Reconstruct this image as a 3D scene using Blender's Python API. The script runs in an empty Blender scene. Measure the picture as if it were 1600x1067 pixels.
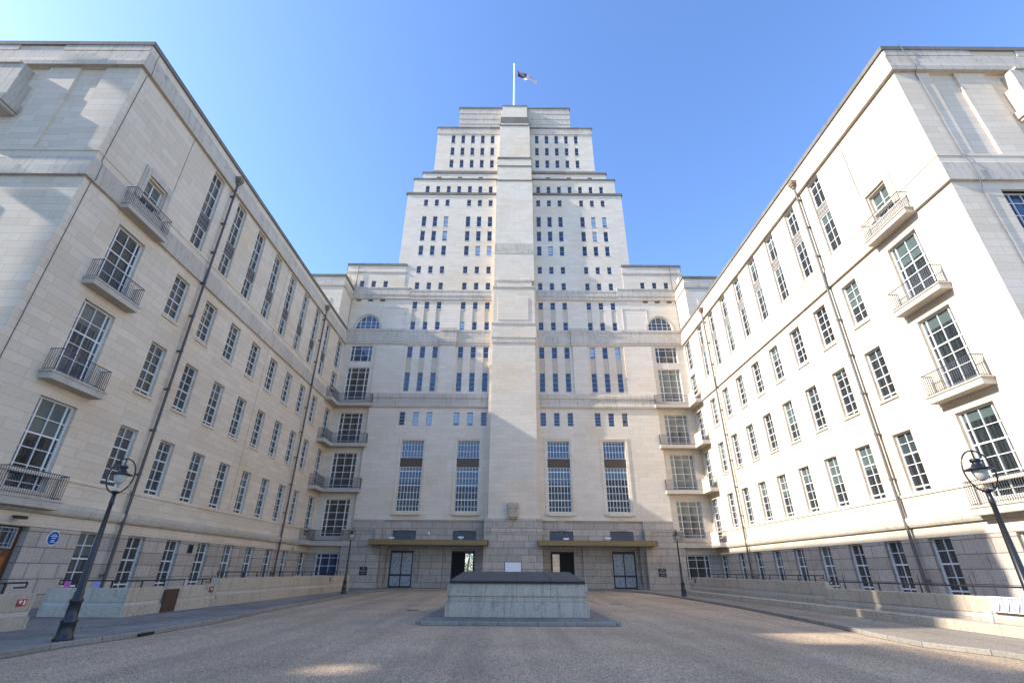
import bpy, math, random
from mathutils import Vector, Matrix
random.seed(7)
R = math.radians
scene = bpy.context.scene
col = scene.collection

# ---------------------------------------------------------------- camera
cam = bpy.data.cameras.new("camera")
cam.sensor_width = 36.0
cam.lens = 741.5 * 36 / 1600
cam.clip_start = 0.1
cam.clip_end = 3000
camo = bpy.data.objects.new("camera", cam)
col.objects.link(camo)
camo.matrix_world = (Matrix.Translation((-0.22, 0, 1.6)) @ Matrix.Rotation(R(-0.008), 4, 'Z')
                     @ Matrix.Rotation(R(90 + 25.81), 4, 'X') @ Matrix.Rotation(R(0.35), 4, 'Z'))
scene.camera = camo

# ---------------------------------------------------------------- sky and sun
SUN = Vector((-1.0, -0.13, 0.61)).normalized()       # towards the sun
elev = math.asin(SUN.z)
azim = math.atan2(SUN.x, SUN.y)
world = bpy.data.worlds.new("World")
scene.world = world
world.use_nodes = True
wn, wl = world.node_tree.nodes, world.node_tree.links
wn.clear()
sky = wn.new('ShaderNodeTexSky')
sky.sky_type = 'NISHITA'
sky.sun_disc = False
sky.sun_elevation = elev
sky.sun_rotation = azim
sky.air_density = 1.0
sky.dust_density = 0.9
sky.ozone_density = 5.0
sky.altitude = 50
bg = wn.new('ShaderNodeBackground')
bg.inputs['Strength'].default_value = 0.15
wo = wn.new('ShaderNodeOutputWorld')
tint = wn.new('ShaderNodeMix'); tint.data_type = 'RGBA'; tint.blend_type = 'MULTIPLY'
tint.inputs['Factor'].default_value = 1.0
tint.inputs['B'].default_value = (0.75, 0.79, 0.88, 1)
wl.new(sky.outputs[0], tint.inputs['A'])
wl.new(tint.outputs['Result'], bg.inputs[0])
wl.new(bg.outputs[0], wo.inputs[0])
sun = bpy.data.lights.new("sun", 'SUN')
sun.energy = 2.6
sun.angle = R(0.5)
sun.color = (1.0, 0.95, 0.88)
suno = bpy.data.objects.new("sun", sun)
suno.rotation_euler = SUN.to_track_quat('Z', 'Y').to_euler()
suno.location = (-60, -10, 60)
col.objects.link(suno)
scene.view_settings.view_transform = 'Standard'
scene.view_settings.look = 'None'
scene.view_settings.exposure = 1.72
scene.view_settings.gamma = 1.0
scene.render.engine = 'CYCLES'
scene.cycles.max_bounces = 10
scene.cycles.diffuse_bounces = 8

# ---------------------------------------------------------------- materials
def nmat(name):
    m = bpy.data.materials.new(name)
    m.use_nodes = True
    n, l = m.node_tree.nodes, m.node_tree.links
    return m, n, l, n['Principled BSDF']

def plain(name, c, rough=0.5, metal=0.0, spec=0.5, var=0.0, scale=8):
    m, n, l, p = nmat(name)
    p.inputs['Base Color'].default_value = (*c, 1)
    p.inputs['Roughness'].default_value = rough
    p.inputs['Metallic'].default_value = metal
    p.inputs['Specular IOR Level'].default_value = spec
    if var:
        tc = n.new('ShaderNodeNewGeometry')
        no = n.new('ShaderNodeTexNoise'); no.inputs['Scale'].default_value = scale; no.inputs['Detail'].default_value = 6
        l.new(tc.outputs['Position'], no.inputs['Vector'])
        mx = n.new('ShaderNodeMix'); mx.data_type = 'RGBA'
        mx.inputs['A'].default_value = (*[x * (1 - var) for x in c], 1)
        mx.inputs['B'].default_value = (*[min(1, x * (1 + var)) for x in c], 1)
        l.new(no.outputs['Fac'], mx.inputs['Factor'])
        l.new(mx.outputs['Result'], p.inputs['Base Color'])
    return m

def math_node(n, l, op, a, b=None, clamp=False):
    k = n.new('ShaderNodeMath'); k.operation = op; k.use_clamp = clamp
    for i, v in enumerate((a, b)):
        if v is None: continue
        if isinstance(v, (int, float)): k.inputs[i].default_value = v
        else: l.new(v, k.inputs[i])
    return k.outputs[0]

def mixc(n, l, fac, a, b, mode='MIX'):
    k = n.new('ShaderNodeMix'); k.data_type = 'RGBA'; k.blend_type = mode
    for key, v in (('Factor', fac), ('A', a), ('B', b)):
        if isinstance(v, (int, float)): k.inputs[key].default_value = v
        elif isinstance(v, tuple): k.inputs[key].default_value = (*v, 1)
        else: l.new(v, k.inputs[key])
    return k.outputs['Result']

def ramp(n, l, val, lo, hi):
    k = n.new('ShaderNodeMapRange'); k.clamp = True
    k.inputs['From Min'].default_value = lo; k.inputs['From Max'].default_value = hi
    l.new(val, k.inputs['Value'])
    return k.outputs[0]

def stone(name, c1, c2, bw=1.15, bh=0.40, joint=0.012, jdark=0.72, stain=0.25, streak=(0.45, 0.42, 0.38),
          warm=0.0, rough=0.85, grain=0.05, ground_damp=0.0):
    """ashlar stone: courses laid on world position, block to block tone, rain streaks"""
    m, n, l, p = nmat(name)
    g = n.new('ShaderNodeNewGeometry')
    sp = n.new('ShaderNodeSeparateXYZ'); l.new(g.outputs['Position'], sp.inputs[0])
    sn = n.new('ShaderNodeSeparateXYZ'); l.new(g.outputs['True Normal'], sn.inputs[0])
    ax = math_node(n, l, 'ABSOLUTE', sn.outputs['X'])
    sel = math_node(n, l, 'GREATER_THAN', ax, 0.6)
    mu = n.new('ShaderNodeMix'); mu.data_type = 'FLOAT'
    l.new(sel, mu.inputs['Factor']); l.new(sp.outputs['X'], mu.inputs['A']); l.new(sp.outputs['Y'], mu.inputs['B'])
    u = mu.outputs['Result']
    cv = n.new('ShaderNodeCombineXYZ'); l.new(u, cv.inputs[0]); l.new(sp.outputs['Z'], cv.inputs[1])
    br = n.new('ShaderNodeTexBrick')
    br.offset = 0.47; br.squash = 1.35; br.squash_frequency = 3
    br.inputs['Scale'].default_value = 1.0
    br.inputs['Brick Width'].default_value = bw
    br.inputs['Row Height'].default_value = bh
    br.inputs['Mortar Size'].default_value = joint
    br.inputs['Mortar Smooth'].default_value = 0.3
    br.inputs['Bias'].default_value = -0.1
    br.inputs['Color1'].default_value = (*c1, 1)
    br.inputs['Color2'].default_value = (*c2, 1)
    br.inputs['Mortar'].default_value = (*[x * jdark for x in c1], 1)
    l.new(cv.outputs[0], br.inputs['Vector'])
    # broad weathering
    n1 = n.new('ShaderNodeTexNoise'); n1.inputs['Scale'].default_value = 0.22; n1.inputs['Detail'].default_value = 5
    l.new(g.outputs['Position'], n1.inputs['Vector'])
    c = mixc(n, l, ramp(n, l, n1.outputs['Fac'], 0.35, 0.7), br.outputs['Color'], (0.93, 0.91, 0.88), 'MULTIPLY')
    # fine grain
    n2 = n.new('ShaderNodeTexNoise'); n2.inputs['Scale'].default_value = 14; n2.inputs['Detail'].default_value = 8
    l.new(g.outputs['Position'], n2.inputs['Vector'])
    c = mixc(n, l, ramp(n, l, n2.outputs['Fac'], 0.3, 0.72), c, tuple(1 - grain * 2 for _ in range(3)), 'MULTIPLY')
    # rain streaks
    sv = n.new('ShaderNodeCombineXYZ')
    l.new(math_node(n, l, 'MULTIPLY', u, 5.5), sv.inputs[0]); l.new(math_node(n, l, 'MULTIPLY', sp.outputs['Z'], 0.5), sv.inputs[1])
    n3 = n.new('ShaderNodeTexNoise'); n3.inputs['Scale'].default_value = 1.0; n3.inputs['Detail'].default_value = 9; n3.inputs['Roughness'].default_value = 0.72
    l.new(sv.outputs[0], n3.inputs['Vector'])
    sf = math_node(n, l, 'MULTIPLY', ramp(n, l, n3.outputs['Fac'], 0.5, 0.78), stain)
    c = mixc(n, l, sf, c, streak)
    # dirt patches
    n4 = n.new('ShaderNodeTexNoise'); n4.inputs['Scale'].default_value = 1.7; n4.inputs['Detail'].default_value = 9; n4.inputs['Roughness'].default_value = 0.7
    l.new(g.outputs['Position'], n4.inputs['Vector'])
    c = mixc(n, l, math_node(n, l, 'MULTIPLY', ramp(n, l, n4.outputs['Fac'], 0.56, 0.75), stain * 0.9), c, tuple(x * 0.85 for x in streak))
    if warm:
        n5 = n.new('ShaderNodeTexNoise'); n5.inputs['Scale'].default_value = 0.13; n5.inputs['Detail'].default_value = 3
        l.new(g.outputs['Position'], n5.inputs['Vector'])
        c = mixc(n, l, math_node(n, l, 'MULTIPLY', ramp(n, l, n5.outputs['Fac'], 0.52, 0.72), warm), c, (1.0, 0.9, 0.76), 'MULTIPLY')
    l.new(c, p.inputs['Base Color'])
    p.inputs['Roughness'].default_value = rough
    p.inputs['Specular IOR Level'].default_value = 0.25
    bp = n.new('ShaderNodeBump'); bp.inputs['Strength'].default_value = 0.35; bp.inputs['Distance'].default_value = 0.02
    h = math_node(n, l, 'SUBTRACT', math_node(n, l, 'MULTIPLY', n2.outputs['Fac'], 0.25), br.outputs['Fac'])
    l.new(h, bp.inputs['Height']); l.new(bp.outputs[0], p.inputs['Normal'])
    return m

ASH = stone('pale_ashlar', (0.79, 0.67, 0.515), (0.70, 0.58, 0.43), 1.35, 0.41, 0.012, 0.72, 0.34, warm=0.7)
ASHT = stone('tower_ashlar', (0.79, 0.695, 0.56), (0.715, 0.62, 0.485), 1.3, 0.42, 0.012, 0.76, 0.34, warm=0.6)
COR = stone('weathered_cornice_stone', (0.63, 0.555, 0.45), (0.55, 0.48, 0.385), 1.5, 3.0, 0.012, 0.7, 0.85, (0.17, 0.16, 0.145))
CAPM = stone('dark_coping_stone', (0.24, 0.22, 0.185), (0.17, 0.155, 0.13), 1.5, 3.0, 0.014, 0.6, 0.75, (0.075, 0.075, 0.065))
GRAN = stone('grey_granite_blocks', (0.60, 0.52, 0.43), (0.46, 0.395, 0.325), 1.5, 0.60, 0.022, 0.38, 0.6, (0.17, 0.155, 0.135), grain=0.12)
LOWW = stone('forecourt_wall_stone', (0.58, 0.49, 0.365), (0.49, 0.41, 0.305), 1.7, 2.6, 0.012, 0.55, 0.75, (0.17, 0.16, 0.125), grain=0.12)
MON = stone('monument_stone', (0.64, 0.51, 0.38), (0.53, 0.425, 0.315), 1.25, 0.6, 0.008, 0.5, 0.95, (0.15, 0.13, 0.11), grain=0.12)
SLAB = stone('balcony_slab_stone', (0.58, 0.52, 0.43), (0.52, 0.465, 0.385), 2.6, 3.0, 0.006, 0.8, 0.5, (0.2, 0.185, 0.15))
SPND = stone('stone_spandrel', (0.62, 0.535, 0.425), (0.58, 0.50, 0.39), 3, 3, 0.0, 1, 0.35, (0.28, 0.25, 0.21))
WHITE = plain('white_painted_frame', (0.74, 0.73, 0.69), 0.45, var=0.06)
GREYF = plain('grey_steel_frame', (0.33, 0.35, 0.38), 0.45, var=0.1)
RAIL = plain('grey_painted_railing', (0.075, 0.082, 0.10), 0.45, var=0.15)
BLACK = plain('black_painted_iron', (0.018, 0.018, 0.02), 0.35, var=0.2)
PIPE = plain('dark_grey_cast_iron', (0.075, 0.072, 0.075), 0.5, var=0.25)
PIPER = plain('weathered_grey_cast_iron', (0.11, 0.10, 0.095), 0.5, var=0.3)
HOP = plain('rusty_hopper_metal', (0.22, 0.16, 0.11), 0.7, var=0.4)
LEADM = plain('dark_lead_sheet', (0.065, 0.06, 0.052), 0.7, var=0.25, scale=3)
LEADE = plain('lead_sheet_edge', (0.016, 0.016, 0.018), 0.6, var=0.2)
WOOD = plain('varnished_oak', (0.30, 0.11, 0.03), 0.35, var=0.25, scale=20)
WOODD = plain('dark_oak', (0.11, 0.045, 0.02), 0.4, var=0.3, scale=20)
RUST = plain('rust_brown_board', (0.075, 0.035, 0.02), 0.8, var=0.25)
RED = plain('red_sign_paint', (0.38, 0.03, 0.035), 0.4)
BLUE = plain('blue_enamel', (0.01, 0.09, 0.32), 0.25)
SIGNW = plain('white_sign_paint', (0.8, 0.8, 0.8), 0.5)
PINK = plain('pink_sign_vinyl', (0.55, 0.12, 0.3), 0.5)
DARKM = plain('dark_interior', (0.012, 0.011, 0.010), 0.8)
NAVY = plain('navy_flag_cloth', (0.02, 0.03, 0.12), 0.8)
CAMW = plain('cream_plastic', (0.7, 0.68, 0.62), 0.4)
ASPH = plain('roof_asphalt', (0.12, 0.12, 0.12), 0.9)

def lattice(name, ca, cb, sc=9.0, metal=0.0, rough=0.4):
    m, n, l, p = nmat(name)
    g = n.new('ShaderNodeNewGeometry')
    mp = n.new('ShaderNodeMapping'); mp.inputs['Rotation'].default_value = (0, R(45), 0); mp.inputs['Scale'].default_value = (sc,) * 3
    l.new(g.outputs['Position'], mp.inputs[0])
    ch = n.new('ShaderNodeTexVoronoi'); ch.feature = 'DISTANCE_TO_EDGE'; ch.inputs['Randomness'].default_value = 0.25
    ch.inputs['Scale'].default_value = 1
    l.new(mp.outputs[0], ch.inputs['Vector'])
    c = mixc(n, l, ramp(n, l, ch.outputs['Distance'], 0.04, 0.16), ca, cb)
    l.new(c, p.inputs['Base Color'])
    p.inputs['Metallic'].default_value = metal; p.inputs['Roughness'].default_value = rough
    return m
GOLD = lattice('gilded_fretwork', (0.15, 0.09, 0.035), (0.05, 0.03, 0.012), 5.5, 0.2, 0.5)
SPM = lattice('dark_metal_spandrel', (0.16, 0.15, 0.14), (0.045, 0.043, 0.045), 4.0, 0.0, 0.5)
SPMR = lattice('brown_grey_spandrel', (0.30, 0.27, 0.23), (0.15, 0.13, 0.11), 4.0, 0.0, 0.6)
BRZ = lattice('bronze_spandrel', (0.17, 0.11, 0.06), (0.045, 0.03, 0.02), 6.0, 0.2, 0.45)
GRIL = lattice('wrought_grille', (0.15, 0.17, 0.20), (0.015, 0.015, 0.02), 5.0, 0.0, 0.5)
DOORG = lattice('etched_door_glass', (0.42, 0.44, 0.46), (0.12, 0.13, 0.14), 9.0, 0.0, 0.25)

def glass(name, dark, blind_or_reflection, lo, hi, tint=(0.5, 0.55, 0.6), rough=0.04, spec=0.7, curtain=0.5):
    """window pane: dark glass, curtain streaks, upper band for drawn blinds and for painted reflections"""
    m, n, l, p = nmat(name)
    tc = n.new('ShaderNodeTexCoord'); oi = n.new('ShaderNodeObjectInfo')
    s = n.new('ShaderNodeSeparateXYZ'); l.new(tc.outputs['Generated'], s.inputs[0])
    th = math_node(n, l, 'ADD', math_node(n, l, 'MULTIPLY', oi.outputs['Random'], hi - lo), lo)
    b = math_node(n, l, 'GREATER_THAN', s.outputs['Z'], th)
    oc = n.new('ShaderNodeSeparateXYZ'); l.new(tc.outputs['Object'], oc.inputs[0])
    cb = n.new('ShaderNodeCombineXYZ')
    l.new(math_node(n, l, 'MULTIPLY', oc.outputs['X'], 9), cb.inputs[0])
    l.new(math_node(n, l, 'ADD', math_node(n, l, 'MULTIPLY', oc.outputs['Z'], 0.4), math_node(n, l, 'MULTIPLY', oi.outputs['Random'], 50)), cb.inputs[1])
    no = n.new('ShaderNodeTexNoise'); no.inputs['Scale'].default_value = 1.0; no.inputs['Detail'].default_value = 3
    l.new(cb.outputs[0], no.inputs['Vector'])
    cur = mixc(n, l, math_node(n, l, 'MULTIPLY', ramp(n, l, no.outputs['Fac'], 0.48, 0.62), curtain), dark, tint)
    c = mixc(n, l, b, cur, blind_or_reflection)
    l.new(c, p.inputs['Base Color'])
    p.inputs['Roughness'].default_value = rough
    p.inputs['Specular IOR Level'].default_value = spec
    # each pane sits a hair out of true
    gg = n.new('ShaderNodeTexNoise'); gg.inputs['Scale'].default_value = 1.3; gg.inputs['Detail'].default_value = 1
    l.new(tc.outputs['Object'], gg.inputs['Vector'])
    bp = n.new('ShaderNodeBump'); bp.inputs['Strength'].default_value = 0.12; bp.inputs['Distance'].default_value = 0.03
    l.new(gg.outputs['Fac'], bp.inputs['Height']); l.new(bp.outputs[0], p.inputs['Normal'])
    return m
G_DARK = glass('dark_window_glass', (0.048, 0.048, 0.045), (0.12, 0.12, 0.11), 0.3, 1.9, (0.13, 0.13, 0.12))
G_CURT = glass('curtained_window_glass', (0.035, 0.038, 0.04), (0.12, 0.125, 0.12), 0.25, 1.3, (0.17, 0.18, 0.18), curtain=0.8)
G_PALE = glass('pale_blind_window_glass', (0.04, 0.045, 0.045), (0.17, 0.175, 0.145), 0.05, 0.8, (0.2, 0.21, 0.2), curtain=0.6)
G_GRN = glass('green_grey_window_glass', (0.018, 0.021, 0.021), (0.085, 0.115, 0.105), 0.4, 0.95, (0.06, 0.075, 0.075), curtain=0.5)  # upper band paints a greenish reflection into the glass colour
G_GRND = glass('dark_green_grey_window_glass', (0.014, 0.016, 0.017), (0.04, 0.055, 0.055), 0.5, 1.2, (0.05, 0.06, 0.06), curtain=0.5)  # same painted reflection in the upper band, dimmer
G_TALL = glass('tall_window_glass', (0.018, 0.018, 0.018), (0.09, 0.15, 0.21), 0.5, 0.75, (0.09, 0.085, 0.075), 0.12, 0.35, 0.6)  # blue upper part is reflected sky put into the colour
G_BLUE = glass('painted_sky_blue_glass', (0.012, 0.035, 0.085), (0.03, 0.065, 0.12), 0.4, 1.8, (0.05, 0.1, 0.2), 0.03, 1.0, 0.4)  # reflection of blue sky is mixed into the pane colour
G_SKY = glass('painted_pale_sky_glass', (0.05, 0.10, 0.18), (0.38, 0.52, 0.68), 0.0, 0.3, (0.3, 0.45, 0.6), 0.03, 1.0, 0.4)  # bright sky reflection painted as a pale blue pane colour
LAMPG = plain('frosted_lamp_glass', (0.55, 0.52, 0.46), 0.3)

def road_mat(name, ca, cb, dark, sc=60, joints=None):
    m, n, l, p = nmat(name)
    g = n.new('ShaderNodeNewGeometry')
    v = n.new('ShaderNodeTexVoronoi'); v.inputs['Scale'].default_value = sc
    l.new(g.outputs['Position'], v.inputs['Vector'])
    vs = n.new('ShaderNodeSeparateColor'); l.new(v.outputs['Color'], vs.inputs[0])
    c = mixc(n, l, vs.outputs[0], ca, cb)
    c = mixc(n, l, ramp(n, l, v.outputs['Distance'], 0.35, 0.75), c, dark)
    n1 = n.new('ShaderNodeTexNoise'); n1.inputs['Scale'].default_value = 0.35; n1.inputs['Detail'].default_value = 8; n1.inputs['Roughness'].default_value = 0.6
    l.new(g.outputs['Position'], n1.inputs['Vector'])
    c = mixc(n, l, ramp(n, l, n1.outputs['Fac'], 0.38, 0.68), c, (0.80, 0.79, 0.78), 'MULTIPLY')
    n2 = n.new('ShaderNodeTexNoise'); n2.inputs['Scale'].default_value = 5; n2.inputs['Detail'].default_value = 6
    l.new(g.outputs['Position'], n2.inputs['Vector'])
    c = mixc(n, l, ramp(n, l, n2.outputs['Fac'], 0.3, 0.7), c, (0.88, 0.88, 0.88), 'MULTIPLY')
    # tyre-worn bands running up the forecourt
    mp = n.new('ShaderNodeMapping'); mp.inputs['Scale'].default_value = (0.9, 0.05, 1)
    l.new(g.outputs['Position'], mp.inputs[0])
    n3 = n.new('ShaderNodeTexNoise'); n3.inputs['Scale'].default_value = 1; n3.inputs['Detail'].default_value = 4
    l.new(mp.outputs[0], n3.inputs['Vector'])
    c = mixc(n, l, ramp(n, l, n3.outputs['Fac'], 0.45, 0.62), c, (0.80, 0.81, 0.83), 'MULTIPLY')
    if joints:
        br = n.new('ShaderNodeTexBrick'); br.offset = 0.5
        br.inputs['Brick Width'].default_value = joints[0]; br.inputs['Row Height'].default_value = joints[1]
        br.inputs['Scale'].default_value = 1; br.inputs['Mortar Size'].default_value = 0.012
        br.inputs['Color1'].default_value = (1, 1, 1, 1); br.inputs['Color2'].default_value = (0.78, 0.79, 0.8, 1); br.inputs['Mortar'].default_value = (0.4, 0.4, 0.4, 1)
        l.new(g.outputs['Position'], br.inputs['Vector'])
        c = mixc(n, l, 1.0, c, br.outputs['Color'], 'MULTIPLY')
    l.new(c, p.inputs['Base Color'])
    p.inputs['Roughness'].default_value = 0.9
    p.inputs['Specular IOR Level'].default_value = 0.2
    bp = n.new('ShaderNodeBump'); bp.inputs['Strength'].default_value = 0.5; bp.inputs['Distance'].default_value = 0.01
    l.new(v.outputs['Distance'], bp.inputs['Height']); l.new(bp.outputs[0], p.inputs['Normal'])
    return m
ROAD = road_mat('bound_gravel_road', (0.88, 0.65, 0.42), (0.58, 0.43, 0.28), (0.24, 0.18, 0.125), 45)
PAVE = road_mat('grey_paving_slabs', (0.45, 0.395, 0.325), (0.37, 0.325, 0.27), (0.2, 0.19, 0.17), 120, (0.9, 0.62))
PAVR = road_mat('worn_tarmac_path', (0.54, 0.45, 0.33), (0.42, 0.35, 0.26), (0.16, 0.14, 0.115), 90)
KERB = stone('granite_kerb', (0.34, 0.305, 0.25), (0.27, 0.245, 0.2), 0.95, 3, 0.014, 0.35, 0.5, (0.1, 0.1, 0.085), grain=0.14)

# ---------------------------------------------------------------- mesh helpers
class MB:
    def __init__(s): s.v = []; s.f = []; s.m = []; s.sm = []
    def add(s, vs, fs, mi=0, smooth=False):
        k = len(s.v); s.v += [tuple(a) for a in vs]
        for f in fs: s.f.append([i + k for i in f]); s.m.append(mi); s.sm.append(smooth)
        return s
    def box(s, x0, x1, y0, y1, z0, z1, mi=0):
        if x0 > x1: x0, x1 = x1, x0
        if y0 > y1: y0, y1 = y1, y0
        return s.add([(x0,y0,z0),(x1,y0,z0),(x1,y1,z0),(x0,y1,z0),(x0,y0,z1),(x1,y0,z1),(x1,y1,z1),(x0,y1,z1)],
                     [(0,3,2,1),(4,5,6,7),(0,1,5,4),(1,2,6,5),(2,3,7,6),(3,0,4,7)], mi)
    def quad(s, a, b, c, d, mi=0): return s.add([a, b, c, d], [(0, 1, 2, 3)], mi)
    def prism(s, pts, z0, z1, mi=0):
        n = len(pts)
        return s.add([(x, y, z0) for x, y in pts] + [(x, y, z1) for x, y in pts],
                     [tuple(range(n))[::-1], tuple(range(n, 2*n))] + [(i, (i+1) % n, n+(i+1) % n, n+i) for i in range(n)], mi)
    def sweep(s, path, prof, mi=0):
        """profile [(out, z)] swept along plan path [(x, y)], out = to the right of travel, mitred"""
        P = [Vector(p) for p in path]; rings = []
        for i, p in enumerate(P):
            d0 = (P[i]-P[i-1]).normalized() if i else None
            d1 = (P[i+1]-P[i]).normalized() if i < len(P)-1 else None
            if d0 is None: d0 = d1
            if d1 is None: d1 = d0
            n0 = Vector((d0.y, -d0.x)); n1 = Vector((d1.y, -d1.x))
            nn = (n0+n1); nn = nn / max(nn.dot(n0), 1e-6) if nn.length > 1e-6 else n0
            rings.append([(p.x+nn.x*o, p.y+nn.y*o, z) for o, z in prof])
        k = len(prof); vs = [v for r in rings for v in r]; fs = []
        for i in range(len(P)-1):
            for j in range(k):
                a = i*k+j; b = i*k+(j+1) % k
                fs.append((a, b, b+k, a+k))
        fs.append(tuple(range(k))[::-1]); fs.append(tuple(range((len(P)-1)*k, len(P)*k)))
        return s.add(vs, fs, mi)
    def tube(s, pts, r, seg=8, mi=0, r2=None):
        pts = [Vector(p) for p in pts]; rings = []; n = len(pts)
        for i, p in enumerate(pts):
            d = (pts[min(i+1, n-1)] - pts[max(i-1, 0)]).normalized()
            a = d.cross(Vector((0, 0, 1)) if abs(d.z) < 0.9 else Vector((1, 0, 0))).normalized(); b = d.cross(a)
            rr = r if r2 is None else r + (r2-r)*i/(n-1)
            rings.append([p + a*rr*math.cos(2*math.pi*k/seg) + b*rr*math.sin(2*math.pi*k/seg) for k in range(seg)])
        vs = [v for q in rings for v in q]
        fs = [(i*seg+k, i*seg+(k+1) % seg, (i+1)*seg+(k+1) % seg, (i+1)*seg+k) for i in range(n-1) for k in range(seg)]
        s.add(vs, fs, mi, True)
        return s.add(rings[0] + rings[-1], [tuple(range(seg)), tuple(range(seg, 2*seg))], mi)
    def lathe(s, prof, c=(0, 0, 0), seg=16, mi=0, smooth=True):
        n = len(prof)
        vs = [(c[0]+r*math.cos(2*math.pi*k/seg), c[1]+r*math.sin(2*math.pi*k/seg), c[2]+z) for r, z in prof for k in range(seg)]
        fs = [(i*seg+k, i*seg+(k+1) % seg, (i+1)*seg+(k+1) % seg, (i+1)*seg+k) for i in range(n-1) for k in range(seg)]
        fs += [tuple(range(seg))[::-1], tuple(range((n-1)*seg, n*seg))]
        return s.add(vs, fs, mi, smooth)
    def mesh(s, name, mats):
        me = bpy.data.meshes.new(name); me.from_pydata(s.v, [], s.f)
        for m in mats: me.materials.append(m)
        me.polygons.foreach_set('material_index', s.m); me.polygons.foreach_set('use_smooth', s.sm)
        me.update()
        return me
    def build(s, name, mats, parent=None):
        if not isinstance(mats, (list, tuple)): mats = [mats]
        return link(bpy.data.objects.new(name, s.mesh(name, mats)), parent)
    def mirrored(s):
        t = MB(); t.v = [(-x, y, z) for x, y, z in s.v]; t.f = [f[::-1] for f in s.f]; t.m = list(s.m); t.sm = list(s.sm)
        return t

def link(o, parent=None):
    col.objects.link(o)
    if parent is not None:
        o.parent = parent
        base = parent
        while base.parent: base = base.parent
        if base is parent: o.matrix_parent_inverse = Matrix.Translation(-parent.location)
    return o
def tag(o, label=None, cat=None, group=None, kind=None):
    if label: o['label'] = label
    if cat: o['category'] = cat
    if group: o['group'] = group
    if kind: o['kind'] = kind
    return o
def thing(name, loc, label, cat, group=None):
    o = bpy.data.objects.new(name, None); o.location = loc; o.empty_display_size = 0.5; col.objects.link(o)
    return tag(o, label, cat, group)
def bevel(o, w=0.01, seg=2):
    b = o.modifiers.new('bevel', 'BEVEL'); b.width = w; b.segments = seg; b.limit_method = 'ANGLE'
    return o

# wall frames: (u, z, d) -> world, d = distance in front of the wall plane
class Frame:
    def __init__(s, fn, rz): s.fn = fn; s.rz = rz
    def __call__(s, u, z, d=0.0): return s.fn(u, z, d)
def front(y0): return Frame(lambda u, z, d=0.0: (u, y0-d, z), 0.0)
def side(sx, W): return Frame(lambda u, z, d=0.0: (sx*(W-d), u, z), R(90) if sx < 0 else R(-90))

def wall(mb, F, u0, u1, z0, z1, holes=(), depth=0.25, d=0.0, mi=0):
    """sheet with rectangular openings (a, b, z0, z1) and their reveals"""
    H = [(max(a, u0), min(b, u1), max(p, z0), min(q, z1)) for a, b, p, q in holes if b > u0 and a < u1 and q > z0 and p < z1]
    U = sorted({round(v, 4) for v in [u0, u1] + [h[0] for h in H] + [h[1] for h in H]})
    Z = sorted({round(v, 4) for v in [z0, z1] + [h[2] for h in H] + [h[3] for h in H]})
    idx = {}
    def vid(i, j):
        if (i, j) not in idx: idx[(i, j)] = len(mb.v); mb.v.append(F(U[i], Z[j], d))
        return idx[(i, j)]
    for j in range(len(Z)-1):
        zc = (Z[j]+Z[j+1])/2
        for i in range(len(U)-1):
            uc = (U[i]+U[i+1])/2
            if any(a < uc < b and p < zc < q for a, b, p, q in H): continue
            mb.f.append([vid(i, j), vid(i+1, j), vid(i+1, j+1), vid(i, j+1)]); mb.m.append(mi); mb.sm.append(False)
    for a, b, p, q in H:
        e = d-depth
        mb.quad(F(a, p, d), F(a, q, d), F(a, q, e), F(a, p, e), mi)
        mb.quad(F(b, p, d), F(b, p, e), F(b, q, e), F(b, q, d), mi)
        mb.quad(F(a, q, d), F(b, q, d), F(b, q, e), F(a, q, e), mi)
        mb.quad(F(a, p, d), F(a, p, e), F(b, p, e), F(b, p, d), mi)
def slab(mb, F, u0, u1, z0, z1, d0, d1, mi=0):
    a = F(u0, z0, d0); b = F(u1, z1, d1)
    mb.box(a[0], b[0], a[1], b[1], a[2], b[2], mi)

# ---------------------------------------------------------------- windows
WC = {}
def window_mesh(w, h, cols, rows, bar=0.035, edge=0.06, thick=(), tcols=()):
    key = (round(w, 3), round(h, 3), tuple(cols), tuple(rows), bar, edge, tuple(thick), tuple(tcols))
    if key in WC: return WC[key]
    f = MB()
    f.box(-w/2, -w/2+edge, -0.04, 0.03, 0, h); f.box(w/2-edge, w/2, -0.04, 0.03, 0, h)
    f.box(-w/2+edge, w/2-edge, -0.04, 0.03, 0, edge); f.box(-w/2+edge, w/2-edge, -0.04, 0.03, h-edge, h)
    for i, c in enumerate(cols):
        t = bar*(1.9 if i in tcols else 1)
        f.box(-w/2+c*w-t/2, -w/2+c*w+t/2, -0.033, 0.02, edge, h-edge)
    for i, c in enumerate(rows):
        t = bar*(2.0 if i in thick else 1)
        f.box(-w/2+edge, w/2-edge, -0.028, 0.018, c*h-t/2, c*h+t/2)
    p = MB(); p.quad((-w/2+0.01, 0.025, 0.01), (w/2-0.01, 0.025, 0.01), (w/2-0.01, 0.025, h-0.01), (-w/2+0.01, 0.025, h-0.01))
    WC[key] = (f.mesh('window', [WHITE]), p.mesh('pane', [G_DARK]))
    return WC[key]
def window(F, u0, u1, z0, z1, cols, rows, parent, pane, frame=WHITE, rec=0.22, **kw):
    fm, pm = window_mesh(u1-u0, z1-z0, cols, rows, **kw)
    o = bpy.data.objects.new('window', fm); o.location = F((u0+u1)/2, z0, -rec); o.rotation_euler = (0, 0, F.rz)
    link(o, parent)
    g = bpy.data.objects.new('pane', pm); col.objects.link(g); g.parent = o
    for ob, m in ((o, frame), (g, pane)):
        ob.material_slots[0].link = 'OBJECT'; ob.material_slots[0].material = m
    return o
def rowset(n, hop=0.09):
    """n equal rows over a low hopper light"""
    return [hop] + [hop + (1-hop)*i/n for i in range(1, n)]

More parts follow.
